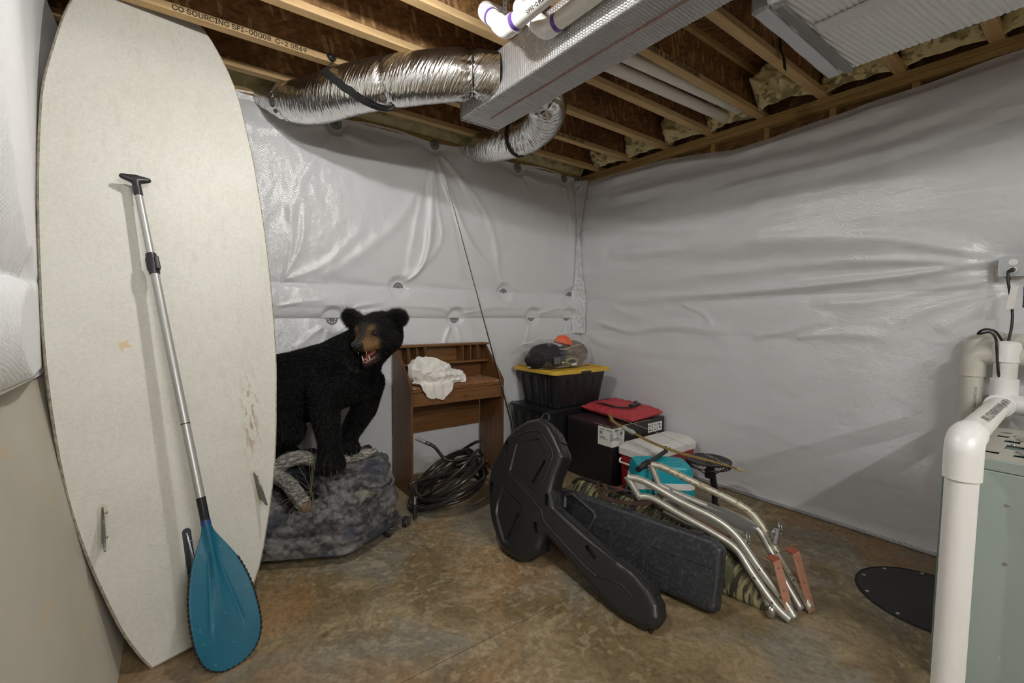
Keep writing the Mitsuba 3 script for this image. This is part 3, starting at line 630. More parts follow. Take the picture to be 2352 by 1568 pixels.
# white vent pipes: run under the joists, elbow up into the bay, turn and cross over the trunk duct to the right wall
PR = .0373
def vent(name, label, x, yend, x1, yb, zb, xe, ye, z=2.74):
    t = thing(name, label, 'pipe')
    e0 = V(x, yend, z); e1 = V(x1, yb, zb)
    put('long_run', tube([(x, -8.4, z), (x, yend - .055, z)], PR, 28), 'm_pvc_white', t, smooth=40)
    d = unit(e1 - e0)
    el = bend([e0 + V(0, -.07, 0), e0, e0 + d * .07], .07, 9)
    put('elbow', tube(el, PR + .006, 28), 'm_pvc_bright', t, smooth=40)
    put('primer_ring', tube([e0 + V(0, -.092, 0), e0 + V(0, -.066, 0)], PR + .0015, 28), 'm_primer', t, smooth=40, label='purple primer ring')
    put('offset_pipe', tube([e0 + d * .05, e1 - d * .05], PR, 28), 'm_pvc_white', t, smooth=40)
    put('primer_ring', tube([e0 + d * .066, e0 + d * .078], PR + .0015, 28), 'm_primer', t, smooth=40, label='purple primer ring')
    el = bend([e1 - d * .08, e1, e1 + V(.08, 0, 0)], .08, 9)
    put('elbow', tube(el, PR + .006, 28), 'm_pvc_bright', t, smooth=40)
    put('primer_ring', tube([e1 - d * .092, e1 - d * .078], PR + .0015, 28), 'm_primer', t, smooth=40, label='purple primer ring')
    put('primer_ring', tube([e1 + V(.076, 0, 0), e1 + V(.094, 0, 0)], PR + .0015, 28), 'm_primer', t, smooth=40, label='purple primer ring')
    put('cross_run', tube([e1 + V(.05, 0, 0), (xe, ye, zb + .03)], PR, 28), 'm_pvc_white', t, smooth=40)
    return t
ta = vent('vent_pipe', 'white plastic vent pipe under the joists, left of the pair beside the bubble wrapped duct', -2.333, -1.79, -2.348, -1.629, 2.905, -.16, -1.685)
tb = vent('vent_pipe', 'white plastic vent pipe with purple ring resting along the side of the bubble wrapped duct', -2.178, -1.90, -2.23, -1.755, 2.905, -.22, -1.825)
m = meshkit.text_mesh('VENT PIPE SCH 40  ASTM D-2665', .014, .0006, bold=True)
def on_pipe(m, o, ax, up, r):
    """wrap flat lettering (xy) round a pipe: x along ax, y round the pipe from direction up"""
    ax, up = unit(ax), unit(up); sd = np.cross(up, ax) * -1; v = np.array(m.vertices); a = v[:, 1] / r; rr = r + v[:, 2]
    return tm(o + v[:, :1] * ax + (rr * np.cos(a))[:, None] * up + (rr * np.sin(a))[:, None] * np.cross(up, ax), m.faces)
put('print', on_pipe(m, V(-2.333, -2.30, 2.74), (0, 1, 0), (-.8, 0, -.6), PR + .0003), 'm_print', ta)
# perforated hanger strap
hs = m3.CrossSection.square((.02, .34)).translate((-.01, 0))
for k in range(15): hs = hs - m3.CrossSection.circle(.0042, 10).translate((0, .012 + .023 * k))
m = from_m(hs.extrude(.0015)); m.apply_transform(frame([-2.29, -1.72, 2.85], unit([.75, -.66, 0]), unit([.10, .12, 1]), np.cross(unit([.75, -.66, 0]), unit([.10, .12, 1]))))
single('hanger_strap', m, 'm_galv', 'perforated metal hanger strap between the white vent pipe and the joist', 'strap')
# yellow cable along the right top plate
single('yellow_cable', tube(cr([(-.03, -3.30, 2.86), (-.045, -3.17, 2.875), (-.06, -3.10, 2.915), (-.08, -2.95, 2.94), (-.10, -2.70, 2.93), (-.13, -2.45, 2.91), (-.15, -2.33, 2.925)], 8), .006, 8), 'm_yellow_cable',
       'thin yellow cable drooping along the top of the right wall', 'cable', smooth=True)
# ------------------------------------------------------------------ paddle board leaning in the corner, and its paddle
BH, BU, BN = V(.9818, .1899, 0), V(-.047, .2429, .9689), V(.184, -.9513, .2474)     # across, up along, outward normal of the board
B0 = V(-3.743, -1.384, 0)
MB_ = frame(B0, BH, BU, BN)
def bp(x, y, z=0): return B0 + BH * x + BU * y + BN * z
L = [(.004, .0), (-.012, .03), (-.03, .066), (-.076, .182), (-.122, .347), (-.159, .499), (-.19, .666), (-.206, .792), (-.22, .966), (-.231, 1.191), (-.234, 1.408), (-.231, 1.605), (-.228, 1.752), (-.22, 1.964), (-.211, 2.128), (-.2, 2.275), (-.186, 2.415), (-.165, 2.533), (-.142, 2.637), (-.111, 2.769), (-.077, 2.882), (-.03, 2.99)]
Rr_ = [(.335, .03), (.38, .135), (.429, .238), (.475, .388), (.516, .545), (.548, .697), (.572, .856), (.59, 1.009), (.606, 1.143), (.621, 1.351), (.63, 1.612), (.633, 1.8), (.632, 1.95), (.628, 2.091), (.62, 2.298), (.606, 2.453), (.583, 2.659), (.547, 2.805), (.497, 2.932), (.455, 3.01)]
out = np.vstack([cr(Rr_, 5), cr([Rr_[-1], (.36, 3.10), (.22, 3.115), (.08, 3.09), L[-1]], 5)[1:-1], cr(L[::-1], 5)])
poly = Polygon(out).buffer(.006).buffer(-.006)
def board_mesh():
    M = []
    prof = [(.011, 0), (.006, .003), (.002, .007), (.0, .012), (.003, .020), (.0, .03), (.0, .05), (.006, .075), (.022, .094), (.05, .105)]       # inset, depth behind the face
    cs = lambda ins: m3.CrossSection([np.asarray(poly.buffer(-ins).exterior.coords)[:-1]], m3.FillRule.EvenOdd)
    mans = []
    for (i0, d0), (i1, d1) in zip(prof[:-1], prof[1:]):
        if d1 > d0: mans.append(cs((i0 + i1) / 2).extrude(d1 - d0 + .0005).translate((0, 0, -d1)))
    return from_m(m3.Manifold.batch_boolean(mans, m3.OpType.Add))
t = thing('paddle_board', 'tall worn white paddle board with fins leaning in the left corner under the joists', 'paddle board')
mb = board_mesh()
def board_col(p, n, uv):
    # board coordinates from world position (fixed to the board where it stands)
    q = p - mi.Point3f(*map(float, B0)); x = q.x * .9818 + q.y * .1899; y = q.x * -.047 + q.y * .2429 + q.z * .9689
    a = pf(x * 5, y * 5, 1.0, octaves=4); f = pf(x * 130, y * 130, 2.0, octaves=2)
    c = mix((.49, .48, .425), (.545, .54, .495), a)
    scuff = sst(.60, .72, pf(x * 60, y * 14, 4.0, octaves=3)) * sst(.5, .62, pf(x * 3.1 + 7, y * 2.3, 5.0))
    c = mix(c, mi.Color3f(.36, .32, .24), scuff * .10)
    st = sst(.028, .012, dr.sqrt(dr.square(x - .012) + dr.square((y - 1.30) * .7))) + sst(.02, .01, dr.sqrt(dr.square((x - .36) * 2.2) + dr.square(y - 2.26))) * .8
    c = mix(c, mi.Color3f(.52, .36, .17), dr.clip(st, 0, 1) * sst(.35, .6, pn(x * 90, y * 90)) * .8)
    ru = sst(.055, .0, dr.abs(x - .455 - .05 * (y - .9))) * sst(.30, .05, dr.abs(y - .92)) * sst(.48, .62, pf(x * 90, y * 25, 3.0))
    c = mix(c, mi.Color3f(.28, .19, .10), ru * .8)
    return c * (.93 + .13 * f)
mat('m_board', proc(board_col), .48, bump=proc(lambda p, n, uv: pf(p.x * 220, p.y * 220, p.z * 220, octaves=2)), bscale=.0012)
mat('m_board_rail', proc(lambda p, n, uv: mix((.12, .10, .07), (.42, .38, .30), pf(p.x * 60, p.y * 60, p.z * 60))), .8)
v, f = np.array(mb.vertices), np.array(mb.faces); face_top = (v[f][:, :, 2] > -.0021).all(1)
def sub(mask): 
    mm = tm(v, f[mask]); mm.remove_unreferenced_vertices(); mm.apply_transform(MB_); return mm
put('deck', sub(face_top), 'm_board', t)
put('rail', sub(~face_top), 'm_board_rail', t, smooth=35, label='grimy frayed edge')
def fin(cx, cy, w, h, tilt, fl, mat_box, mat_fin, fn):
    pl = LineString([(0, -h / 2 + w / 2), (0, h / 2 - w / 2)]).buffer(w / 2, quad_segs=8)
    m = bevel_extrude(pl, .004, .0015, both=False); m.apply_transform(rotz(tilt)); m.apply_translation([cx, cy, 0]); m.apply_transform(MB_)
    k = put('fin_box', m, mat_box, t, label=fn)
    # fin blade: raked, standing on the board
    pts = np.array([(.0, h * .36), (.008, h * .37), (.055, h * .05), (fl, -h * .45), (fl * .93, -h * .52), (.045, -h * .40), (0, -h * .30)])
    fb = extrude(Polygon(cr(pts, 4, closed=True)), .006); fb.apply_translation([0, 0, -.003])
    Mx = frame([0, 0, 0], [0, 0, 1], [0, 1, 0], [-1, 0, 0]); fb.apply_transform(Mx); fb.apply_transform(rotz(tilt)); fb.apply_translation([cx, cy, .004]); fb.apply_transform(MB_)
    put('fin', fb, mat_fin, k)
    for s_ in (-.28, .28):
        sc_ = lathe([(0, .002), (.004, .0015), (.005, 0)], 10); sc_.apply_transform(rotz(tilt)); sc_.apply_translation([cx + .012 * math.cos(tilt) - s_ * h * math.sin(tilt), cy + s_ * h, .004]); sc_.apply_transform(MB_)
        put('screw', sc_, 'm_dark_steel', k)
mat('m_finbox', (.46, .43, .34), .5); mat('m_fin', (.05, .055, .045), .35); mat('m_navy', (.016, .020, .028), .5)
fin(-.104, .592, .030, .165, -.06, .085, 'm_finbox', 'm_fin', 'cream fin box')
fin(.447, .590, .030, .165, .09, .085, 'm_finbox', 'm_fin', 'cream fin box')
fin(.162, .363, .032, .262, .03, .115, 'm_navy', 'm_dark_steel', 'dark blue fin box')

# paddle
PT, PBm = bp(.088, 2.055, .04), V(-3.476, -1.545, .0)          # grip and blade tip
pa = unit(PT - PBm); Lp = np.linalg.norm(PT - PBm)
pn_ = unit(BN - pa * (BN @ pa)); px_ = np.cross(pn_, pa) * -1; px_ = np.cross(pa, pn_)
MP = frame(PBm, px_, pa, pn_)          # paddle coordinates: x across the blade, y up the shaft, z towards the room
t = thing('paddle', 'paddle with blue blade and silver shaft leaning on the white paddle board', 'paddle')
def pp(m): return tr(m, MP)
y_bl = .565
put('lower_shaft', pp(tube([(0, y_bl + .105, .016), (0, 1.705, .016)], .0165, 24)), 'm_alu_dull' if mat('m_alu_dull', (.42, .42, .40), .42, .55) is None else '', t, smooth=40, label='silver shaft')
put('upper_shaft', pp(tube([(0, 1.705, .016), (0, Lp - .075, .016)], .0145, 24)), 'm_alu_dull', t, smooth=40)
put('joint_line', pp(tube([(0, .985, .016), (0, .989, .016)], .0170, 24)), 'm_black_plastic', t)
put('clamp', pp(cat(tube([(0, 1.655, .016), (0, 1.672, .016), (0, 1.678, .016), (0, 1.725, .016), (0, 1.733, .016), (0, 1.75, .016)], [.019, .021, .024, .024, .021, .019], 24), mv(rbox(.018, .06, .016, .005, 4), .012, 1.70, .038))), 'm_black_plastic', t, smooth=30, label='black length clamp')
# T grip
g = hull_chain({'a': (V(0, Lp - .085, .016), .0165), 'b': (V(0, Lp - .055, .016), .016), 'c': (V(0, Lp - .02, .017), .017), 'l': (V(-.045, Lp - .004, .018), .011), 'r': (V(.045, Lp - .012, .018), .011), 'm': (V(0, Lp - .006, .018), .0145)},
               [('a', 'b'), ('b', 'c'), ('c', 'm'), ('m', 'l', 'c'), ('m', 'r', 'c')], 24)
g = from_m(g.refine_to_length(.006)); trimesh.smoothing.filter_taubin(g, iterations=12)
put('grip', pp(g), 'm_black_plastic', t, smooth=True, label='black T grip')
put('collar', pp(tube([(0, y_bl + .015, .016), (0, y_bl + .11, .016)], [.0172, .0175], 24)), 'm_black_gloss', t, smooth=40, label='black collar')
put('blue_ring', pp(tube([(0, y_bl - .005, .016), (0, y_bl + .017, .016)], .0182, 24)), mat('m_bluering', (.01, .045, .16), .4) or 'm_bluering', t, label='dark blue ring')
# blade: dished, with a spine and two grooves
bo = np.array([(.017, .56), (.024, .53), (.050, .475), (.083, .40), (.108, .30), (.117, .20), (.113, .11), (.090, .045), (.045, .008), (0, .0)])
yy = .56 * np.linspace(0, 1, 90) ** 2; cb = cr(bo[::-1], 12); hw = np.interp(yy, cb[:, 1], cb[:, 0])
def blade(z0, th, edge=1.0):
    ny, nx = 90, 61; U = np.linspace(-1, 1, nx); X = hw[:, None] * U[None] * edge; Y = np.repeat(yy[:, None], nx, 1)
    k = np.clip((.50 - Y) / .4, 0, 1); Z = z0 + .018 * (1 - np.clip(Y / .56, 0, 1)) * 0 + .020 * k * (X / .115) ** 2
    sp_ = .016 * np.clip((Y - .18) / .38, 0, 1) * np.exp(-(X / .016) ** 2); gx = .055 * np.clip(1 - (Y - .16) / .36, .25, 1)
    gr = -.004 * np.exp(-((np.abs(X) - gx) / .007) ** 2) * np.clip((Y - .12) / .06, 0, 1) * np.clip((.47 - Y) / .05, 0, 1)
    up_ = Z + sp_ + gr + .006; lo = Z - .002 - sp_ * .6
    b_ = np.clip((1 - np.abs(U[None])) / .04, 0, 1) ** .5; mid = (up_ + lo) / 2; up_, lo = mid + (up_ - mid) * b_, mid - (mid - lo) * b_
    P = np.stack([X, Y, up_], -1).reshape(-1, 3); Q = np.stack([X, Y, lo], -1).reshape(-1, 3); g_ = grid(ny, nx)
    f_ = np.vstack([g_[:, ::-1], g_ + len(P)]); return tm(np.vstack([P, Q]), f_), mid
bm, mid = blade(.012, .008)
def blade_col(p, n, uv):
    s = sst(.70, .80, pf(p.x * 150 + p.z * 60, p.y * 60, p.z * 45, octaves=3)); c = mix((.003, .085, .145), (.005, .115, .18), pf(p.x * 8, p.y * 8, p.z * 8))
    return mix(c, mi.Color3f(.10, .25, .32), s * .35)
mat('m_blade', proc(blade_col), .38)
put('blade', pp(bm), 'm_blade', t, smooth=True, label='blue blade with scratches')
# black scalloped edge guard round the blade
ru = cb[(cb[:, 1] < .405) & (cb[:, 0] > .0005)]; rz = .012 + .002 + .020 * np.clip((.50 - ru[:, 1]) / .4, 0, 1) * (ru[:, 0] / .115) ** 2; rimp = np.c_[ru, rz]
rl = rimp[::-1] * [-1, 1, 1]; rim = np.vstack([rl, rimp]); Lr = np.r_[0, np.cumsum(np.linalg.norm(np.diff(rim, axis=0), axis=1))]; sr = np.linspace(0, Lr[-1], 420)
rim = np.stack([np.interp(sr, Lr, rim[:, i]) for i in range(3)], 1)
rr_ = .0040 + .0014 * np.sin(sr * 2 * PI / .020)
put('edge_guard', pp(tube(rim, rr_, 8)), 'm_black_matte', t, smooth=True, label='black scalloped edge guard')
# ------------------------------------------------------------------ writing desk with pigeon holes, against the back wall
DX0, DX1, DYF, DYB = -2.22, -1.36, -.45, -.098
t = thing('writing_desk', 'brown wooden writing desk with sloped sides, pigeon holes and one drawer, by the black bear', 'desk')
sp_ = Polygon([(DYB, 0), (DYB, 1.128), (-.165, 1.128), (-.185, 1.118), (-.435, .862), (-.45, .84), (-.45, 0)])
def side_panel(x):
    m = bevel_extrude(sp_, .018, .0015); v = np.array(m.vertices); return tm(np.c_[v[:, 2] + x, v[:, 0], v[:, 1]], m.faces)
put('side_panel', side_panel(DX0), 'm_desk_z', t, smooth=30); put('side_panel', side_panel(DX1 - .018), 'm_desk_z', t, smooth=30)
put('top_board', box(DX0 - .015, DX1 + .012, -.20, DYB + .006, 1.1285, 1.147, .003), 'm_desk_x', t)
put('back_panel', box(DX0 + .019, DX1 - .019, DYB - .008, DYB, .842, 1.128), 'm_desk_x', t)
put('shelf', box(DX0 + .019, DX1 - .019, -.245, DYB - .009, .985, .999, .002), 'm_desk_x', t)
for x in (-2.135, -2.06, -1.986, -1.628, -1.55, -1.478):
    put('divider', box(x - .005, x + .005, -.215, DYB - .009, .9995, 1.128, .001), 'm_desk_z', t)
put('desktop', box(DX0 + .019, DX1 - .019, -.437, DYB - .001, .824, .842, .002), mat('m_desktop_dusty', proc(lambda p, n, uv: mix((.20, .085, .028), (.40, .30, .22), sst(.45, .75, pf(p.x * 50, p.y * 50, p.z * 10, octaves=3)) * .7)), .6) or 'm_desktop_dusty', t, label='dusty writing surface')
k = put('drawer', box(DX0 + .020, DX1 - .020, -.447, -.425, .696, .8, .003), 'm_desk_x', t)
put('knob', mv(tr(lathe([(0, .026), (.010, .025), (.0145, .018), (.012, .010), (.006, .006), (.008, 0), (0, 0)], 24), rotx(PI / 2)), -1.745, -.447, .752), 'm_desk_x', k, smooth=30)
put('drawer_rail', box(DX0 + .019, DX1 - .019, -.444, -.424, .803, .8235, .002), 'm_desk_x', t)
put('modesty_panel', box(DX0 + .019, DX1 - .019, -.085, -.068, .395, .69, .002), 'm_desk_x', t)

# crumpled white cloth on the desk
def cloth():
    # a bundle: heightfield-like sheet draped over the left half of the desk and down over the drawer
    nu, nv = 150, 120; U, W = np.meshgrid(np.linspace(0, 1, nu), np.linspace(-.5, .5, nv), indexing='ij')
    ang = U * 2 * PI; 
    X = -1.96 + .0 * U; 
    return None
def bundle(path, radii, seed, amp=.02, sides=90, n=30, flat=1.0):
    p = cr(path, n); rr = cr([(r, 0, 0) for r in radii], n)[:, 0]; t_, a, b = frames_along(p)
    th = np.arange(sides) * 2 * PI / sides; m = len(p)
    S, TH = np.meshgrid(np.linspace(0, 1, m), th, indexing='ij'); c, s = np.cos(TH), np.sin(TH)
    q = np.stack([S * 4, c * 1.5, s * 1.5], -1)
    w1 = meshkit.fbm(q * 1.5 + 3, 3, seed); ridge = 1 - np.abs(2 * meshkit.noise(np.stack([S * 9 + 3 * w1, c * 3.2, s * 3.2], -1), seed + 1) - 1)
    ridge2 = 1 - np.abs(2 * meshkit.noise(np.stack([S * 20 + 5 * w1, c * 6, s * 6], -1), seed + 2) - 1)
    env = np.clip(np.minimum(S, 1 - S) * 9, 0.03, 1) ** .5; r = rr[:, None] * (1 + .35 * (w1 - .5)) * env
    dirv = c[..., None] * a[:, None] * flat + s[..., None] * b[:, None]; v = p[:, None] + r[..., None] * dirv
    wq = v + .05 * (np.stack([meshkit.noise(v * 9, seed + 11), meshkit.noise(v * 9, seed + 12), meshkit.noise(v * 9, seed + 13)], -1) - .5)
    g1 = 1 - np.abs(2 * meshkit.noise(wq * [11, 16, 16], seed + 1) - 1); g2 = 1 - np.abs(2 * meshkit.noise(wq * [26, 34, 34], seed + 2) - 1)
    v = v + dirv * (amp * (g1 ** 2 - .4) + amp * .35 * (g2 ** 2 - .4))[..., None]
    i, j = np.meshgrid(np.arange(m - 1), np.arange(sides), indexing='ij'); k = (j + 1) % sides
    q = np.stack([i * sides + j, i * sides + k, (i + 1) * sides + k, (i + 1) * sides + j], -1).reshape(-1, 4)
    f = [q[:, [0, 1, 2]], q[:, [0, 2, 3]]]; e = np.arange(sides); k = (e + 1) % sides; nb = m * sides
    v = np.vstack([v.reshape(-1, 3), p[0], p[-1]]); f += [np.c_[k, e, np.full(sides, nb)], np.c_[nb - sides + e, nb - sides + k, np.full(sides, nb + 1)]]
    return tm(v, np.vstack(f))
def clothpile():
    m = bundle([(-2.185, -.36, .935), (-2.10, -.34, .935), (-1.98, -.34, .915), (-1.86, -.35, .885), (-1.77, -.37, .868), (-1.71, -.40, .858)], [.05, .10, .115, .085, .055, .03], 401, .034)
    v = np.array(m.vertices); v[:, 2] = np.maximum(v[:, 2], .846 + .004 * meshkit.noise(v * 30)); v[:, 2] = .846 + (v[:, 2] - .846) * 1.02
    m = tm(v, m.faces)
    # flap hanging over the front edge
    nu, nv = 60, 40; U, W = np.meshgrid(np.linspace(0, 1, nu), np.linspace(0, 1, nv), indexing='ij')
    X0 = -2.17 + U * .30; hang = .13 * np.clip(np.sin(PI * np.clip(U * 1.1, 0, 1)), 0, 1) ** .6 * (.7 + .5 * meshkit.noise(np.stack([U * 5, U * 0, U * 0], -1), 5))
    s = W * (.10 + hang); over = s - .10
    Y = np.where(over < 0, -.46 - over, -.468 - .012 * np.sin(U * 24) * W); Z = np.where(over < 0, .868 - .006 * W + .01 * np.sin(U * 17), .858 - over)
    Y = Y + .010 * (meshkit.noise(np.stack([U * 14, W * 4, U * 0], -1), 6) - .5); P = np.stack([X0 + .03 * W, Y, Z + .012 * (meshkit.noise(np.stack([U * 11, W * 5, U * 0 + 3], -1), 8) - .5)], -1)
    P2 = P + np.array([0, .004, .0]); nn = nu * nv; g = grid(nu, nv)
    flap = tm(np.vstack([P.reshape(-1, 3), P2.reshape(-1, 3)]), np.vstack([g, g[:, ::-1] + nn]))
    return m, flap
mat('m_cloth', (.70, .68, .64), .85, sheen=.3)
a_, b_ = clothpile()
t = thing('crumpled_cloth', 'crumpled white cloth heaped on the writing desk and hanging over its drawer', 'cloth')
put('heap', a_, 'm_cloth', t, smooth=True); put('hanging_corner', b_, 'm_cloth', t, smooth=True)

# fishing rod leaning on the back wall in front of the desk
ra, rb = V(-1.25, -.62, .02), V(-1.745, -.135, 2.52)
rb_ = lambda s: ra + (rb - ra) * s
t = thing('fishing_rod', 'thin black fishing rod leaning against the back wall in front of the desk', 'fishing rod')
ss = np.linspace(0, 1, 40)[:, None]; sag = np.array([[.0, -.035, -.0]]) * 0 + np.array([[.02, .03, 0]]) * np.sin(PI * ss)
rp = ra + (rb - ra) * ss + sag
put('blank', tube(rp, np.interp(ss[:, 0], [0, .3, 1], [.0075, .006, .0014]), 10), 'm_black_gloss', t, smooth=True)
put('grip', tube(rp[:8], np.interp(np.arange(8), [0, 3, 7], [.013, .011, .009]), 12), 'm_black_matte', t, smooth=True, label='black foam grip')
for s in (.33, .47, .60, .72, .83, .92, .99):
    p = rp[int(s * 39)] + V(0, -.010, 0)
    put('guide', tube([p + .0065 * (V(1, 0, 0) * math.cos(a) + V(0, -.4, .9) * math.sin(a)) for a in np.linspace(0, 2 * PI, 13)], .0011, 5), 'm_steel', t, smooth=True)
put('line', tube(np.array([rp[int(s * 39)] + V(0, -.016, 0) for s in (.99, .83, .60, .47, .33)] + [V(-1.40, -.60, .62), V(-1.37, -.62, .33)]), .0009, 5), mat('m_line', (.45, .40, .25), .4) or 'm_line', t, label='fishing line')

# coiled black air hose in front of the desk
def hose():
    rng = np.random.default_rng(12); pts = []
    N = 11
    for k in range(N):
        tilt = .55 + .28 * math.sin(k * 1.9) + rng.uniform(-.1, .1); rad = .235 + rng.uniform(-.05, .045); off = rng.uniform(-.03, .03, 2); az = -.35 + rng.uniform(-.3, .3)
        for a in np.linspace(0, 2 * PI, 15)[:-1]:
            q = V(rad * 1.12 * math.cos(a), rad * math.sin(a), 0)
            # tilt about an axis so that the left/back side rises
            q = q @ np.array([[math.cos(tilt * .8), 0, -math.sin(tilt * .8)], [0, 1, 0], [math.sin(tilt * .8), 0, math.cos(tilt * .8)]]).T
            c, s = math.cos(az), math.sin(az); q = V(c * q[0] - s * q[1], s * q[0] + c * q[1], q[2])
            pts.append(V(-2.02 + off[0], -.665 + off[1], .02 + .007 * k) + q + V(0, 0, rad * 1.12 * math.sin(tilt * .8) * (1 if True else 0)))
    P = np.array(pts); P = np.vstack([[(-2.345, -.78, .16), (-2.335, -.77, .26)], P, [(-2.0, -.62, .30), (-2.08, -.56, .40), (-2.14, -.53, .44)]])
    P = cr(P, 5); P[:, 2] = np.maximum(P[:, 2], .0135); return P
hp = hose()
t = thing('coiled_hose', 'coiled black hose with brass coloured glints on the floor in front of the desk', 'hose')
mat('m_hose', (.016, .014, .012), .16)
put('hose', tube(hp, .0125, 9), 'm_hose', t, smooth=True)
put('ferrule', tube([hp[0] + V(-.002, -.004, -.05), hp[0]], .0165, 16), 'm_steel', t, smooth=40, label='steel ferrule')
put('end_grip', tube([hp[0] + V(-.008, -.015, -.145), hp[0] + V(-.002, -.004, -.05)], [.0145, .0175], 16), 'm_rubber', t, smooth=40)
sp2 = hp[-1]; d = unit(hp[-1] - hp[-3]); sx = unit(np.cross(d, [0, 0, 1])); sy = np.cross(sx, d)
put('spring_sleeve', tube([hp[-1] - d * .03 + d * .11 * q / 90 + .0155 * (sx * math.cos(q * .7) + sy * math.sin(q * .7)) for q in range(90)], .0022, 5), 'm_steel', t, smooth=True, label='steel spring sleeve')
# ------------------------------------------------------------------ stack in the corner
def rrect(x0, x1, y0, y1, r, n=6):
    return Polygon([(x0, y0), (x1, y0), (x1, y1), (x0, y1)]).buffer(-r).buffer(r, quad_segs=n)
def tapered(x0, x1, y0, y1, z0, z1, inset, r, ribs=0, rib=.006):
    """tote body: tapered rounded box with vertical ribs"""
    top = np.asarray(rrect(x0, x1, y0, y1, r).exterior.segmentize(.012).coords)[:-1]; c = V((x0 + x1) / 2, (y0 + y1) / 2)
    hw = V((x1 - x0) / 2, (y1 - y0) / 2); L = []
    zs = np.r_[z0, z0 + .012, np.linspace(z0 + .03, z1 - .05, 8), z1 - .045, z1]
    for z in zs:
        f = (z1 - z) / (z1 - z0); k = 1 - inset * f / hw; q = c + (top - c) * k
        if ribs and z0 + .025 < z < z1 - .047:
            sx, sy = (top[:, 0] - c[0]) / hw[0], (top[:, 1] - c[1]) / hw[1]
            on = np.where(np.abs(sx) > np.abs(sy), (np.abs(sy) < .8) & (np.floor((sy + 1) * ribs / 2 * 2) % 2 == 0), (np.abs(sx) < .86) & (np.floor((sx + 1) * ribs / 2 * 3) % 2 == 0))
            q = c + (q - c) * (1 - on[:, None] * rib / hw)
        if z == z0: q = c + (q - c) * (1 - .010 / hw)
        L.append(np.c_[q, np.full(len(q), z)])
    n = len(top); v = np.vstack(L + [[[*c, z0]], [[*c, z1]]]); m = len(L)
    i, j = np.meshgrid(np.arange(m - 1), np.arange(n), indexing='ij'); k = (j + 1) % n
    q = np.stack([i * n + j, i * n + k, (i + 1) * n + k, (i + 1) * n + j], -1).reshape(-1, 4); e = np.arange(n); k = (e + 1) % n
    return tm(v, np.vstack([q[:, [0, 1, 2]], q[:, [0, 2, 3]], np.c_[k, e, np.full(n, m * n)], np.c_[(m - 1) * n + e, (m - 1) * n + k, np.full(n, m * n + 1)]]))
mat('m_tote', (.011, .011, .012), .35)
t = thing('storage_tote', 'plain black tote at the bottom of the corner stack, under the yellow lidded tote', 'storage tote')
put('body', tapered(-1.05, -.36, -.66, -.13, 0, .545, .03, .05, 4), 'm_tote', t, smooth=35)
put('rim', from_m(m3.CrossSection([np.asarray(rrect(-1.065, -.345, -.675, -.115, .05).exterior.coords)[:-1]], m3.FillRule.EvenOdd).extrude(.022)).apply_translation([0, 0, .538]), 'm_tote', t, smooth=35)
t = thing('storage_tote', 'black tote with a yellow lid in the corner, a clear bag on top', 'storage tote')
put('body', tapered(-.985, -.31, -.685, -.135, .561, .878, .045, .055, 4, .008), 'm_tote', t, smooth=35)
mat('m_yellow_lid', (.60, .38, .045), .42)
lid = rrect(-1.025, -.27, -.725, -.095, .075, 10)
cs_ = lambda p: m3.CrossSection([np.asarray(p.exterior.coords)[:-1]], m3.FillRule.EvenOdd)
L_ = cs_(lid).extrude(.022) + cs_(lid.buffer(-.006)).extrude(.030).translate((0, 0, -.002))
L_ = L_ - cs_(lid.buffer(-.042)).extrude(.05).translate((0, 0, .016))
for i in range(5):
    for (px, py, w, h) in ((-.93 + i * .143, -.688, .10, .02), (-.93 + i * .143, -.132, .10, .02)):
        L_ = L_ + m3.Manifold.cube((w, h, .012), True).translate((px, py, .026))
for i in range(3):
    for px in (-.99, -.306): L_ = L_ + m3.Manifold.cube((.02, .11, .012), True).translate((px, -.57 + i * .16, .026))
put('lid', from_m(L_).apply_translation([0, 0, .876]), 'm_yellow_lid', t, smooth=30, label='yellow lid')
put('latch', box(-.70, -.58, -.735, -.720, .868, .894, .003), 'm_tote', t)

# clear vinyl bag with clothes, on the tote
BZ = .9065
def bag_sheet(front):
    nu, nv = 70, 40; U, W = np.meshgrid(np.linspace(0, 1, nu), np.linspace(0, 1, nv), indexing='ij')
    xb = -1.07 + U * .80; xt = -1.13 + U * .80
    top = BZ + np.interp(U, [0, .12, .30, .5, .68, .86, 1], [.215, .235, .27, .265, .30, .33, .345]); top = top + .004 * np.sin(U * 30)
    bot = BZ + np.interp(U, [0, .1, .5, .9, 1], [.02, .0025, .0025, .004, .03])
    Z = bot + W * (top - bot); X = xb + (xt - xb) * W
    bul = (.20 * np.sin(PI * U) ** .6) * (1 - W) ** .45 * np.clip(W * 14, .35, 1) + .004
    bul += .035 * (1 - np.abs(2 * meshkit.fbm(np.stack([U * 6 + W * 2, W * 5, U * 0 + front], -1), 3, 55) - 1) - .6) * np.clip(W * 4, 0, 1)
    yc = -.40 + .05 * W
    Y = np.clip(yc + (-bul if front else bul * .9), -.66, -.11)
    return tm(np.stack([X, Y, Z], -1).reshape(-1, 3), grid(nu, nv) if front else grid(nu, nv)[:, ::-1]), np.stack([X, Y, Z], -1)
scene['m_vinyl'] = {'type': 'thindielectric', 'int_ior': 1.45}
t = thing('clear_bag', 'clear vinyl bag with white piping, full of clothes, on the yellow lid', 'bag')
f1, P1 = bag_sheet(1); f2, P2 = bag_sheet(0)
put('front_sheet', f1, 'm_vinyl', t, smooth=True); put('back_sheet', f2, 'm_vinyl', t, smooth=True)
mat('m_piping', (.72, .71, .68), .4)
for P in (P1[:, 0], P1[:, -1], np.vstack([P1[-1, ::-1]])):
    put('piping', tube(P[::2], .0045, 6), 'm_piping', t, smooth=True, label='white piping')
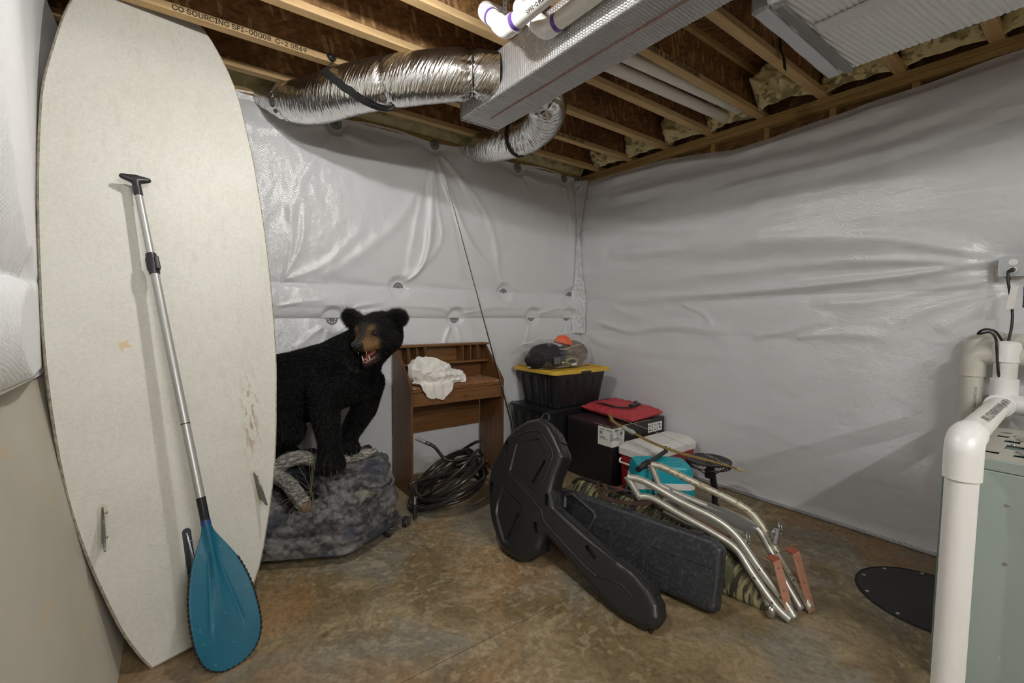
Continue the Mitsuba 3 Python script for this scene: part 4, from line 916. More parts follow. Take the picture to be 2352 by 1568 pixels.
put('piping', tube(P1[::3, 25][8:], .0025, 6), 'm_piping', t, smooth=True, label='white piping')
mat('m_camo', proc(lambda p, n, uv: mix(mix((.035, .032, .018), (.28, .24, .13), sst(.46, .62, pf(p.y * 85 + p.x * 20, p.z * 13, 3.0, octaves=3))), mi.Color3f(.09, .10, .05), sst(.56, .7, pf(p.y * 40, p.z * 9, 7.0, octaves=3)))), .9)
mat('m_dark_cloth', (.022, .022, .025), .8); mat('m_brown_fleece', (.16, .125, .095), .9); mat('m_hat_orange', (.80, .13, .045), .75)
def lump(c, r, seed, amp=.018, sub=4):
    m = trimesh.creation.icosphere(subdivisions=sub); v = np.array(m.vertices)
    k = .6 * (1 - np.abs(2 * meshkit.fbm(v * 2.6 + seed, 3, seed) - 1)) + .4 * (1 - np.abs(2 * meshkit.fbm(v * 6 + seed, 2, seed + 1) - 1)); v = v * (1 + (k - .6)[:, None] * amp / np.mean(r)) * r + c; v[:, 2] = np.maximum(v[:, 2], BZ + .006); return tm(v, m.faces)
single('dark_jacket', lump((-.83, -.40, 1.005), (.185, .135, .115), 3, .05), 'm_dark_cloth', 'bundled black jacket inside the clear bag', 'jacket', smooth=True)
single('camo_shirt', lump((-.60, -.44, .965), (.11, .10, .055), 33, .03), 'm_camo', 'camouflage shirt folded at the middle of the clear bag', 'shirt', smooth=True)
single('black_gloves', lump((-.99, -.42, .98), (.075, .10, .075), 9, .03), 'm_black_matte', 'black gloves bunched at the left end of the clear bag', 'gloves', smooth=True)
single('brown_fleece', lump((-.46, -.375, 1.02), (.135, .12, .115), 5, .04), 'm_brown_fleece', 'grey brown fleece at the right end of the clear bag', 'fleece', smooth=True)
def cap():
    m = trimesh.creation.icosphere(subdivisions=4); v = np.array(m.vertices); v[:, 2] = np.maximum(v[:, 2], -.12); v *= (.105, .075, .075)
    v += (meshkit.fbm(v * 22, 2, 4) - .5)[:, None] * .012; br = rbox(.10, .11, .012, .005, 4); br.apply_transform(roty(.5)); br.apply_translation([.10, -.01, -.03])
    c_ = cat(tm(v, m.faces), br); c_.apply_transform(roty(.25)); c_.apply_translation([-.60, -.375, 1.125]); return c_
single('orange_hat', cap(), 'm_hat_orange', 'bright orange hunting hat inside the clear bag', 'hat', smooth=True)
single('paper_tag', mv(rbox(.075, .004, .06, .0015, 4), -.86, -.575, .985), mat('m_tag', (.10, .10, .10), .4) or 'm_tag', 'small dark label card in the front of the clear bag', 'tag')
single('white_scrap', lump((-.60, -.53, .935), (.03, .02, .018), 19, .008, 3), 'm_paper', 'crumpled scrap of white paper in the clear bag', 'paper', smooth=True)
single('lime_lure', lump((-.78, -.57, .965), (.016, .008, .006), 21, .004, 2), mat('m_lime', (.55, .75, .08), .5) or 'm_lime', 'small lime green item in the clear bag', 'tag', smooth=True)

# black carton with shipping labels
mat('m_carton', proc(lambda p, n, uv: mix((.010, .008, .009), (.045, .022, .026), pf(p.x * 9, p.y * 9, p.z * 9) * sst(.44, .5, p.z))), .45)
CX0, CX1, CY0, CY1, CZ = -.83, -.13, -1.205, -.69, .50
t = thing('black_carton', 'black cardboard carton with white shipping labels on its corner, behind the cooler', 'box')
put('carton', box(CX0, CX1, CY0, CY1, 0, CZ, .004), 'm_carton', t)
mat('m_worn_edge', (.30, .22, .12), .8)
put('worn_edge', cat(box(CX0 + .01, CX1 - .2, CY0 - .0006, CY0 + .004, CZ - .003, CZ + .0006), box(CX0 - .0006, CX0 + .004, CY0 + .01, CY0 + .18, CZ - .003, CZ + .0006)), 'm_worn_edge', t, label='scuffed paper edge')
def barcode(w, h, seed):
    r = np.random.default_rng(seed); x, o = 0, []
    while x < w - .004:
        b = r.choice([.001, .002, .003]); o.append(box(x, x + b, 0, h, 0, .0003)); x += b + r.choice([.001, .002])
    return cat(o)
def label_face(face):
    """label print laid out in a local plane 0..w x 0..h"""
    w, h = .150, .155
    o = [mv(meshkit.text_mesh('HPMC7-053AQ8', .012, .0003, True), .022, h - .030), mv(barcode(.034, .026, 3), .016 if face else .095, h - .064), mv(meshkit.text_mesh('C-1221', .006, .0003, True), .016 if face else .095, h - .074),
         mv(barcode(.062, .012, 7), .018, h - .094), mv(meshkit.text_mesh('UPC 80345 677851', .0065, .0003, True), .018, h - .106)]
    b = barcode(.07, .012, 11); b.apply_transform(rotz(PI / 2)); o.append(mv(b, .146 if face else .012, h - .105))
    return cat(o)
ML = frame([CX0 - .0016, CY0 + .150, CZ - .165], [0, -1, 0], [0, 0, 1], [-1, 0, 0]); MF = frame([CX0, CY0 - .0016, CZ - .165], [1, 0, 0], [0, 0, 1], [0, -1, 0])
k = put('shipping_label', cat(box(CX0 - .0015, CX0 + .001, CY0 - .0015, CY0 + .150, CZ - .165, CZ - .012), box(CX0 - .0015, CX0 + .150, CY0 - .0015, CY0 + .001, CZ - .165, CZ - .012)), 'm_paper', t, label='white shipping label folded round the corner')
put('label_print', cat(tr(label_face(1), ML), tr(label_face(0), MF)), 'm_print', k)
for i, tx in enumerate(('AZ0', '10', '+')):
    x = CX1 - .235 + i * .068
    k = put('handling_label', box(x, x + .062, CY0 - .0012, CY0, CZ - .115, CZ - .035), 'm_paper', t, label='small white handling label')
    if i < 2: m = cat(mv(meshkit.text_mesh(tx, .022, .0003, True), .006 if i == 0 else .012, .046), mv(barcode(.045, .014, 20 + i), .008, .012), box(.004, .058, .036, .038, 0, .0003))
    else: m = cat(box(.012, .034, .05, .066, 0, .0003), box(.022, .044, .02, .036, 0, .0003), tm([(.022, .066, .0002), (.04, .056, .0002), (.022, .045, .0002)], [(0, 2, 1)]))
    put('label_print', tr(m, frame([x, CY0 - .0013, CZ - .115], [1, 0, 0], [0, 0, 1], [0, -1, 0])), 'm_print', k)

# red cushion with a black strap
def cushion():
    nu, nv = 64, 64; U, W = np.meshgrid(np.linspace(-1, 1, nu), np.linspace(-1, 1, nv), indexing='ij')
    e = np.clip((1 - np.abs(U) ** 5) * (1 - np.abs(W) ** 5), 0, 1) ** .45
    wr = meshkit.fbm(np.stack([U * 4, W * 4, U * 0], -1), 3, 77) - .5
    pk = 1 + .03 * (np.abs(U) ** 4) * (np.abs(W) ** 4)
    X, Y = .235 * U * pk, .27 * W * pk
    k = .030 * np.sin(W * 22 + 3 * U) * np.exp(-((np.abs(U) - .93) / .12) ** 2) + .03 * np.sin(U * 20 + 2 * W) * np.exp(-((np.abs(W) - .93) / .12) ** 2)
    Zt = .048 * e + .014 * wr * e + k * .25 * e; Zb = -.040 * e
    g = grid(nu, nv); n = nu * nv
    m = tm(np.vstack([np.stack([X, Y, Zt], -1).reshape(-1, 3), np.stack([X, Y, Zb], -1).reshape(-1, 3)]), np.vstack([g, g[:, ::-1] + n])); return m
mat('m_red_nylon', proc(lambda p, n, uv: mix((.36, .022, .035), (.47, .05, .06), pf(p.x * 30, p.y * 30, p.z * 30))), .55)
MC = frame([-.405, -.945, CZ + .051], [math.cos(.06), math.sin(.06), .02], [-math.sin(.06), math.cos(.06), .06], [-.02, -.06, 1])
t = thing('seat_cushion', 'red nylon throwable cushion with a black strap on the black carton', 'cushion')
put('pad', tr(cushion(), MC), 'm_red_nylon', t, smooth=True)
sw = lambda pts, w=.016: tr(sweep(cr(pts, 5), [(-.0015, -w), (.0015, -w), (.0015, w), (-.0015, w)], up=(0, 0, 1)), MC)
put('strap', sw([(-.14, .24, .030), (-.145, .1, .053), (-.15, -.04, .056), (-.10, -.13, .060), (0, -.13, .062), (.08, -.12, .062)]), 'm_black_matte', t, smooth=40, label='black webbing strap')
put('strap', sw([(-.14, .2, .036), (-.03, .21, .044), (.06, .19, .048)], .012), 'm_black_matte', t, smooth=40, label='black webbing strap')
put('strap', sw([(.05, -.115, .066), (.12, -.06, .062), (.20, -.02, .052)], .012), 'm_black_matte', t, smooth=40, label='black webbing strap')
put('buckle', tr(mv(rbox(.13, .045, .016, .006, 4), .02, -.125, .068), MC), 'm_black_plastic', t, smooth=30, label='black buckle')

# red cooler with white lid
t = thing('cooler', 'red cooler with a white lid, between the black carton and the teal stool', 'cooler')
mat('m_cooler_red', (.27, .012, .022), .4); mat('m_cooler_white', proc(lambda p, n, uv: mix((.62, .60, .55), (.72, .71, .67), pf(p.x * 14, p.y * 14, p.z * 14))), .5)
QX0, QX1, QY0, QY1 = -.80, -.13, -1.535, -1.225
put('body', tapered(QX0 + .012, QX1 - .012, QY0 + .012, QY1 - .012, 0, .30, .015, .04), 'm_cooler_red', t, smooth=35)
lidp = rrect(QX0, QX1, QY0, QY1, .045, 8)
Lm = m3.Manifold.batch_boolean([cs_(lidp).extrude(.052).translate((0, 0, .297)), m3.Manifold.batch_hull([cs_(lidp.buffer(-.004)).extrude(.002).translate((0, 0, .349)), cs_(rrect(QX0 + .035, QX1 - .035, QY0 + .035, QY1 - .035, .04, 8)).extrude(.002).translate((0, 0, .383))])], m3.OpType.Add)
gr = rrect(QX0 + .09, QX1 - .09, QY0 + .08, QY1 - .08, .03, 8)
Lm = Lm - (cs_(gr) - cs_(gr.buffer(-.008))).extrude(.02).translate((0, 0, .381))
put('lid', from_m(Lm), 'm_cooler_white', t, smooth=28, label='off-white lid')
put('handle', tube(bend([(QX0 - .004, QY0 + .05, .27), (QX0 - .022, QY0 + .05, .24), (QX0 - .022, QY1 - .05, .24), (QX0 - .004, QY1 - .05, .27)], .03), .008, 8), 'm_cooler_white', t, smooth=True)

# teal plastic step stool
SO, SA = V(-.985, -1.765), math.radians(-40)
MS = frame([SO[0], SO[1], 0], [math.cos(SA), math.sin(SA), 0], [-math.sin(SA), math.cos(SA), 0], [0, 0, 1])
H = .405
def stool():
    top = rrect(-.185, .185, -.125, .125, .06, 8); base = rrect(-.225, .225, -.165, .165, .05, 8)
    hull_ = lambda z0, z1, a, b: m3.Manifold.batch_hull([cs_(a).extrude(.001).translate((0, 0, z0)), cs_(b).extrude(.001).translate((0, 0, z1 - .001))])
    lerp = lambda k: rrect(-.225 + .04 * k, .225 - .04 * k, -.165 + .04 * k, .165 - .04 * k, .05, 8)
    o = hull_(0, H - .02, base, lerp(.95)) + m3.Manifold.batch_hull([cs_(lerp(.95)).extrude(.001).translate((0, 0, H - .021)), cs_(top.buffer(-.012)).extrude(.001).translate((0, 0, H - .001))])
    i = hull_(-.01, H - .025, base.buffer(-.010), lerp(.95).buffer(-.010))
    s = o - i
    arch = lambda w, h: m3.CrossSection([np.asarray(Polygon([(-w, -.02), (w, -.02), (w * .82, h * .75), (w * .55, h), (-w * .55, h), (-w * .82, h * .75)]).buffer(-.015).buffer(.015, quad_segs=6).exterior.coords)[:-1]], m3.FillRule.EvenOdd)
    a1 = arch(.145, .235).extrude(1).rotate((90, 0, 0)).translate((0, .5, 0)); a2 = arch(.105, .235).extrude(1).rotate((90, 0, 0)).translate((0, .5, 0)).rotate((0, 0, 90))
    s = s - a1 - a2
    band_ = hull_(.262, .302, lerp(.63).buffer(.003), lerp(.73).buffer(.003)) - hull_(.25, .31, lerp(.6).buffer(-.004), lerp(.75).buffer(-.004))
    for k in range(4):
        for x in (-.075, .07):
            sl = m3.Manifold.batch_hull([m3.Manifold.cylinder(.02, .007, .007, 12).translate((x - .05, 0, 0)), m3.Manifold.cylinder(.02, .007, .007, 12).translate((x + .05, 0, 0))]); s = s - sl.translate((0, -.075 + .05 * k, H - .009))
    return s, band_
mat('m_teal', (.005, .29, .35), .35); mat('m_teal_dusty', (.10, .40, .45), .6)
s_, bd_ = stool()
t = thing('step_stool', 'teal plastic step stool with slotted top in front of the red cooler', 'stool')
put('shell', tr(from_m(s_), MS), 'm_teal', t, smooth=30); put('trim_band', tr(from_m(bd_), MS), 'm_pvc_white', t, smooth=30, label='white trim band')
# red things glimpsed under the stool belong to the cooler; orange-brown carton beside it
t = thing('small_carton', 'small reddish brown carton on the floor between the black case and the black carton', 'box')
mat('m_redbrown', (.27, .085, .045), .6)
mc = frame([-1.12, -1.42, .085], [math.cos(-.95), math.sin(-.95), -.12], [math.sin(.95), math.cos(.95), 0], [.12 * math.cos(-.95), .12 * math.sin(-.95), 1])
put('carton', tr(box(-.20, .16, -.05, .05, -.085, .06, .003), mc), 'm_redbrown', t); put('flap', tr(box(-.195, .155, -.053, -.012, .060, .064, .001), mc), 'm_redbrown', t); put('seal', tr(box(-.17, -.10, -.0515, -.05, -.01, .061, .0004), mc), mat('m_redseal', (.38, .02, .02), .5) or 'm_redseal', t, label='red tape seal')

# black mesh seat on a folded tripod post
MO = V(-.545, -1.865, .36)
t = thing('mesh_stool', 'black round mesh topped camp stool on a post, beside the right wall', 'stool')
def mesh_disc(R=.148, pitch=.026):
    d = m3.CrossSection.circle(R, 48); holes = []
    for i in range(-8, 9):
        for j in range(-8, 9):
            x, y = pitch * (i + .5 * (j % 2)), pitch * .87 * j
            if math.hypot(x, y) < R - .014: holes.append(m3.CrossSection.circle(.0098, 8).translate((x, y)))
    return from_m((d - m3.CrossSection.batch_boolean(holes, m3.OpType.Add)).extrude(.004))
put('mesh_seat', mv(mesh_disc(), *MO), 'm_black_plastic', t)
ring = lambda r, z: [(MO[0] + r * math.cos(a), MO[1] + r * math.sin(a), MO[2] + z) for a in np.linspace(0, 2 * PI, 41)]
put('rim', tube(ring(.150, -.002), .006, 8), 'm_black_plastic', t, smooth=True)
put('rim', tube(ring(.148, -.036), .004, 8), 'm_black_plastic', t, smooth=True)
wv = [(MO[0] + .149 * math.cos(a), MO[1] + .149 * math.sin(a), MO[2] - .018 + .017 * (1 if i % 2 else -1)) for i, a in enumerate(np.linspace(0, 2 * PI, 73))]
put('side_mesh', tube(wv, .003, 6), 'm_black_plastic', t)
PO = V(-.475, -1.885, 0)
put('post', tube([PO + V(0, 0, .006), PO + V(-.01, .0, .14), MO + V(0.02, -.01, -.06), MO + V(.0, 0, 0)], [.020, .022, .024, .022], 12), 'm_black_plastic', t, smooth=40)
put('joint', mv(rbox(.055, .05, .075, .012, 4), MO[0] + .015, MO[1], MO[2] - .10), 'm_black_matte', t, smooth=30)
put('foot', mv(rbox(.06, .045, .022, .008, 4), PO[0], PO[1], .011), 'm_rubber', t, smooth=30)
for a in (2.4, -1.0, .7): put('brace', tube([MO + V(.145 * math.cos(a), .145 * math.sin(a), -.03), MO + V(.02, 0, -.13)], .0035, 6), 'm_black_plastic', t, smooth=True)
# ------------------------------------------------------------------ gun cases, bow, tree stand frames
# black moulded crossbow case, standing on its lower edge and leaning back
XO, XD, XU, XN = V(-2.134, -1.664, .012), V(.15303, -.98822, 0), V(.40296, .06240, .91309), V(-.90233, -.13973, .40776)
MX = frame(XO, XD, XU, XN)
F_ = [(-.414, .352), (-.427, .439), (-.408, .535), (-.375, .657), (-.322, .731), (-.25, .791), (-.146, .83), (-.064, .797), (.0, .745), (.079, .668), (.093, .637), (.076, .514), (.077, .441), (.129, .365), (.39, .283), (.534, .246), (.656, .220), (.734, .184), (.79, .132), (.809, .08), (.79, .03), (.748, .01), (.649, .010), (.543, .036), (.38, .100), (.22, .166), (.125, .198), (.106, .185), (.101, .112), (.037, .053), (.007, .024), (-.086, .022), (-.153, .033), (-.218, .076), (-.299, .151), (-.358, .238)]
xp = Polygon(F_).buffer(.02, quad_segs=6).buffer(-.04, quad_segs=6).buffer(.02, quad_segs=6)
def layer(p, ins, z0, z1): return cs_(p.buffer(-ins, quad_segs=4)).extrude(z1 - z0).translate((0, 0, z0))
def stack(p, seq):
    return m3.Manifold.batch_boolean([layer(p, (i0 + i1) / 2, min(z0, z1), max(z0, z1) + .0003) for (i0, z0), (i1, z1) in zip(seq[:-1], seq[1:])], m3.OpType.Add)
pA = Polygon([(-.264, .634), (-.162, .679), (-.107, .698), (-.038, .626), (-.026, .616), (-.041, .509), (-.038, .408), (-.053, .392), (-.259, .46)])
pB = Polygon([(-.267, .364), (-.084, .295), (-.064, .245), (-.085, .08), (-.152, .081), (-.261, .196), (-.284, .26)])
pC = Polygon([(.15, .30), (.36, .245), (.52, .205), (.66, .175), (.73, .12), (.735, .055), (.64, .045), (.56, .075), (.40, .14), (.24, .205), (.16, .245)]).buffer(-.005)
rp = round_prof(.030, 9)
X_ = loft(xp, [(i, -d) for i, d in rp] + [(0, -.052), (.0065, -.0545), (.0065, -.0580), (-.002, -.0600), (-.002, -.0670), (.0085, -.0690), (.0085, -.0725), (-.001, -.0745), (-.001, -.080), (.003, -.083)] + [(.003 + i * .95, -.132 + d) for i, d in round_prof(.034, 8)[::-1]])
for p_ in (pA, pB): X_ = X_ - m3.Manifold.batch_hull([layer(p_, -.004, .0, .01), layer(p_, .004, -.009, -.008)])
X_ = X_ + layer(Polygon([(-.30, .455), (-.262, .47), (.03, .345), (.0, .30)]).buffer(-.004).buffer(.004), 0, -.02, .004)
for a, b, w in (((-.35, .62), (-.335, .585), .016), ((-.372, .35), (-.360, .30), .016), ((.062, .40), (.075, .36), .014), ((.035, .235), (.055, .205), .013), ((.39, .235), (.44, .21), .012)):
    X_ = X_ - cs_(LineString([a, b]).buffer(w)).extrude(.05).translate((0, 0, -.028))
for a, b in (((-.02, .575), (-.065, .44)), ((-.105, .245), (-.13, .10))): X_ = X_ - cs_(LineString([a, b]).buffer(.012)).extrude(.05).translate((0, 0, -.024))
xm = from_m(X_)
mat('m_case', (.0125, .0125, .0135), .36, bump=proc(lambda p, n, uv: pf(p.x * 400, p.y * 400, p.z * 400, octaves=2)), bscale=.0006)
t = thing('crossbow_case', 'big black moulded crossbow case with a wide rounded head and narrow tail', 'case')
put('shell', tr(xm, MX), 'm_case', t, smooth=32)
def ridge(path, r=.0055, z=.0, closed=False, n=6):
    q = cr([(a, b, z) for a, b in path], n, closed); q = np.vstack([q, q[:1]]) if closed else q
    return tube(q, r, 8)
ins = list(xp.buffer(-.052).exterior.segmentize(.03).coords)[:-1] if xp.buffer(-.052).geom_type == 'Polygon' else None
rg = [ridge([(-.309, .663), (-.246, .707), (-.17, .735), (-.104, .739), (-.04, .695), (.024, .64), (.023, .551), (.004, .42)], .0055), ridge([(-.272, .457), (-.12, .395), (.038, .326), (.07, .295), (.099, .267), (.25, .205), (.39, .153), (.475, .129)], .0055),
      ridge([(.475, .129), (.55, .143), (.628, .139), (.70, .10)], .0045), ridge([(.12, .345), (.28, .29), (.42, .255), (.56, .225)], .005), ridge([(-.284, .26), (-.262, .19), (-.152, .078), (-.085, .076)], .004),
      ridge([(.60, .215), (.68, .185), (.73, .14), (.745, .075), (.70, .04)], .004, -.004)]
put('moulded_ridge', tr(cat(rg), MX), 'm_case', t, smooth=50)
def on_rim(s0, s1, z0, z1, off, name, lab=None):
    """a piece wrapped on the case's edge between outline distances s0..s1"""
    e = xp.exterior; q = np.array([e.interpolate(s).coords[0] for s in np.linspace(s0, s1, 10)]); tg = np.gradient(q, axis=0); nr = np.c_[tg[:, 1], -tg[:, 0]]; nr /= np.linalg.norm(nr, axis=1, keepdims=True)
    if not xp.contains(__import__('shapely').geometry.Point(q[5] - nr[5] * .004)): nr = -nr
    P = []
    for (o, z) in ((off, z0), (off, z1), (-.004, z1), (-.004, z0)): P.append(np.c_[q + nr * o, np.full(10, z)])
    v = np.vstack(P); f = []
    for k in range(4):
        l = (k + 1) % 4
        for i in range(9): f += [(k * 10 + i, k * 10 + i + 1, l * 10 + i + 1), (k * 10 + i, l * 10 + i + 1, l * 10 + i)]
    for i in (0, 9): f += [(i, 10 + i, 20 + i), (i, 20 + i, 30 + i)]
    m = tm(v, f); m.fix_normals(); put(name, tr(m, MX), 'm_case', t, label=lab)
from shapely.geometry import Point
prj = lambda a, b: xp.exterior.project(Point(a, b))
for (a, b), (c, d) in (((-.03, .77), (.035, .71)), ((.44, .27), (.53, .247)), ((.72, .19), (.76, .16)), ((-.40, .56), (-.385, .62)), ((-.02, .02), (-.09, .02))): on_rim(prj(a, b), prj(c, d), -.10, -.032, .007, 'latch')
hz = -.068
put('carry_handle', tr(cat(tube(bend([(.155, .372, hz), (.135, .435, hz), (.178, .455, hz), (.335, .405, hz), (.355, .385, hz), (.335, .315, hz)], .018), .0135, 10)), MX), 'm_black_plastic', t, smooth=40)
th_ = []
for x, y in ((-.165, .035), (-.125, .026), (-.09, .020), (-.05, .020), (.66, .006), (.70, .006), (.745, .008), (.775, .018)):
    c_ = m3.Manifold.cylinder(.022, .011, .003, 8).rotate((90, 0, 0)).translate((x, y + .004, -.04)); th_.append(from_m(c_))
put('foot_stud', tr(cat(th_), MX), 'm_case', t)
put('hang_loop', tr(tube(bend([(-.19, .815, -.07), (-.175, .865, -.07), (-.13, .86, -.07), (-.125, .83, -.07)], .012), .007, 8), MX), 'm_case', t, smooth=40)

# flat black plastic rifle case
GO, GD, GU, GN = V(-1.689, -2.556, .002), V(.16, -.9871, 0), V(.3199, .0519, .946), V(-.9339, -.1514, .324)
MG = frame(GO, GD, GU, GN)
gp = Polygon([(0, .03), (-1.02, .03), (-1.02, .345), (-.9, .352), (-.06, .352), (-.012, .322)]).buffer(-.028).buffer(.028, quad_segs=6)
G_ = loft(gp, [(i, -d) for i, d in round_prof(.026, 8)] + [(0, -.043), (.0035, -.0445), (.0035, -.047), (0, -.0485), (0, -.066)] + [(i, -.09 + d) for i, d in round_prof(.022, 6)[::-1]])
sq = lambda x0, x1, y0, y1: Polygon([(x0, y0), (x1, y0), (x1, y1), (x0, y1)]).buffer(-.006).buffer(.006, quad_segs=4)
for p_ in (sq(-.578, -.40, .07, .213), sq(-.376, -.20, .08, .216), sq(-.178, -.022, .09, .222), sq(-.80, -.60, .07, .21)):
    G_ = G_ - m3.Manifold.batch_hull([layer(p_, 0, .0, .01), layer(p_, .003, -.0035, -.003)])
mat('m_rifle_case', proc(lambda p, n, uv: mix((.016, .018, .022), (.075, .08, .088), sst(.42, .85, pf(p.x * 40 + p.y * 30, p.y * 90, p.z * 60, octaves=4)) * .45 * (.4 + pf(p.x * 5, p.y * 5, p.z * 5)))), .45, bump=proc(lambda p, n, uv: pf(p.x * 300, p.y * 300, p.z * 300, octaves=2)), bscale=.0012)
t = thing('rifle_case', 'flat dark grey plastic gun case standing on edge behind the big moulded case', 'case')
put('shell', tr(from_m(G_), MG), 'm_rifle_case', t, smooth=32)
put('lettering', tr(mv(meshkit.text_mesh('contico', .0165, .0008), -.316, .122, -.0028), MG), mat('m_letter', (.055, .058, .064), .5) or 'm_letter', t)
for x in (-.15, -.535): put('latch', tr(cat(mv(rbox(.055, .014, .046, .004, 4), x, .355, -.045), mv(rbox(.050, .030, .008, .003, 4), x, .342, -.018)), MG), 'm_black_plastic', t, smooth=30)
for x in (-.30, -.325, -.60, -.625): put('hinge_pin', tr(tube([(x, .357, -.075), (x, .357, -.02)], .0016, 6), MG), 'm_steel', t)
put('hasp', tr(tube([(-.055, .356, -.06), (-.055, .362, -.045), (-.085, .362, -.045)], .003, 6), MG), 'm_steel', t)

# camouflage soft case behind it
CO = V(-1.452, -2.63, .0); MK = frame(CO, GD, GU, GN)
def softcase():
    top = np.array([(.045, .012), (.03, .05), (-.014, .103), (-.092, .178), (-.172, .23), (-.277, .268), (-.423, .297), (-.579, .318), (-.875, .340), (-1.10, .345), (-1.17, .30)])
    tp = cr(top, 8); nu = 90; s = np.linspace(0, 1, nu); L0 = np.r_[0, np.cumsum(np.linalg.norm(np.diff(tp, axis=0), axis=1))]; L0 /= L0[-1]
    X, Yt = np.interp(s, L0, tp[:, 0]), np.interp(s, L0, tp[:, 1]); nv = 26; W = np.linspace(0, 1, nv)
    Y = Yt[:, None] * W[None] + .012 * (1 - W[None]); e = np.sin(PI * np.clip(W, .0, 1)) ** .5
    th_ = (.040 * e[None] * np.clip(s * 6, .1, 1)[:, None] + .004) * np.ones_like(Y)
    th_ += .006 * (meshkit.fbm(np.stack([X[:, None] * 14 + 0 * Y, Y * 14, Y * 0], -1), 3, 5) - .5)
    Xg = np.repeat(X[:, None], nv, 1); f1 = np.stack([Xg, Y, th_ - .04], -1); f2 = np.stack([Xg, Y, -th_ - .04], -1); g = grid(nu, nv)
    m = tm(np.vstack([f1.reshape(-1, 3), f2.reshape(-1, 3)]), np.vstack([g[:, ::-1], g + nu * nv])); m.fix_normals(); return m, np.c_[X, Yt, np.full(nu, -.04)]
sm, edge = softcase()
t = thing('soft_gun_case', 'camouflage soft gun case with a brown zipped edge, behind the grey gun case', 'case')
put('cover', tr(sm, MK), 'm_camo', t, smooth=True)
mat('m_zip', (.022, .012, .010), .6)
put('zip_edge', tr(sweep(edge + [0, .004, 0], [(-.006, -.019), (.007, -.019), (.007, .019), (-.006, .019)], up=(0, 1, 0)), MK), 'm_zip', t, smooth=40, label='dark brown zipped edge')
put('zip_cord', tr(cat(tube(edge + [0, .012, .009], .0028, 6), tube(edge + [0, .012, -.009], .0028, 6)), MK), 'm_zip', t, smooth=True)
put('ring_tab', tr(tube([(.035, .03, -.04), (.055, .022, -.035), (.07, .014, -.03)], [.014, .011, .008], 8), MK), 'm_black_matte', t, smooth=40)
put('hanging_ring', tr(tube([(.090 + .022 * math.cos(a), .018 + .012 * math.sin(a) * .6, -.028 + .02 * math.sin(a)) for a in np.linspace(0, 2 * PI, 25)], .0022, 6), MK), 'm_steel', t, smooth=True, label='steel ring')
hb = cr([(-.98, .362, -.02), (-.90, .300, .055), (-.80, .290, .060), (-.70, .305, .052), (-.60, .335, .0), (-.66, .362, -.03), (-.78, .36, -.01), (-.86, .33, .03), (-.93, .36, -.02)], 8)
put('carry_strap', tr(sweep(hb, [(-.002, -.012), (.002, -.012), (.002, .012), (-.002, .012)], up=(0, 0, 1)), MK), mat('m_brown_strap', (.065, .028, .020), .7) or 'm_brown_strap', t, smooth=40, label='brown carry strap')

# two aluminium tree stand frames leaning over the soft case
mat('m_alu', proc(lambda p, n, uv: mix((.40, .39, .34), (.56, .55, .50), pf(p.x * 12, p.y * 12, p.z * 12)) * (.85 + .25 * pf(p.x * 90, p.y * 90, p.z * 90))), .42, .7)
mat('m_alu_worn', proc(lambda p, n, uv: mix(mix((.44, .42, .34), (.58, .55, .44), pf(p.x * 12, p.y * 12, p.z * 12)), mi.Color3f(.26, .17, .07), sst(.55, .68, pf(p.x * 70, p.y * 70, p.z * 70)) * .75)), .5, .6)
mat('m_salmon', proc(lambda p, n, uv: mix((.36, .155, .095), (.46, .24, .165), pf(p.x * 25, p.y * 25, p.z * 60))), .55)
mat('m_salmon_dark', (.26, .06, .03), .6)
T1 = [(-1.438, -2.014, .539), (-1.408, -2.066, .537), (-1.325, -2.235, .474), (-1.238, -2.436, .398), (-1.216, -2.518, .34), (-1.222, -2.61, .23), (-1.234, -2.72, .106), (-1.253, -2.791, .021)]
T2 = [(-1.422, -2.059, .433), (-1.375, -2.161, .4), (-1.32, -2.287, .367), (-1.26, -2.426, .341), (-1.229, -2.525, .3), (-1.239, -2.597, .218), (-1.266, -2.674, .117), (-1.290, -2.764, .021)]
T3 = [(-1.646, -2.01, .513), (-1.597, -2.089, .502), (-1.514, -2.25, .427), (-1.438, -2.403, .369), (-1.402, -2.499, .306), (-1.39, -2.604, .193), (-1.38, -2.722, .076), (-1.383, -2.772, .021)]
T4_ = [(-1.612, -2.068, .413), (-1.576, -2.132, .414), (-1.52, -2.256, .36), (-1.454, -2.414, .298), (-1.421, -2.511, .249), (-1.421, -2.599, .157), (-1.422, -2.703, .06), (-1.415, -2.767, .021)]
T5 = [(-1.47, -2.13, .315), (-1.40, -2.447, .247), (-1.389, -2.54, .196), (-1.400, -2.623, .119), (-1.425, -2.68, .045)]
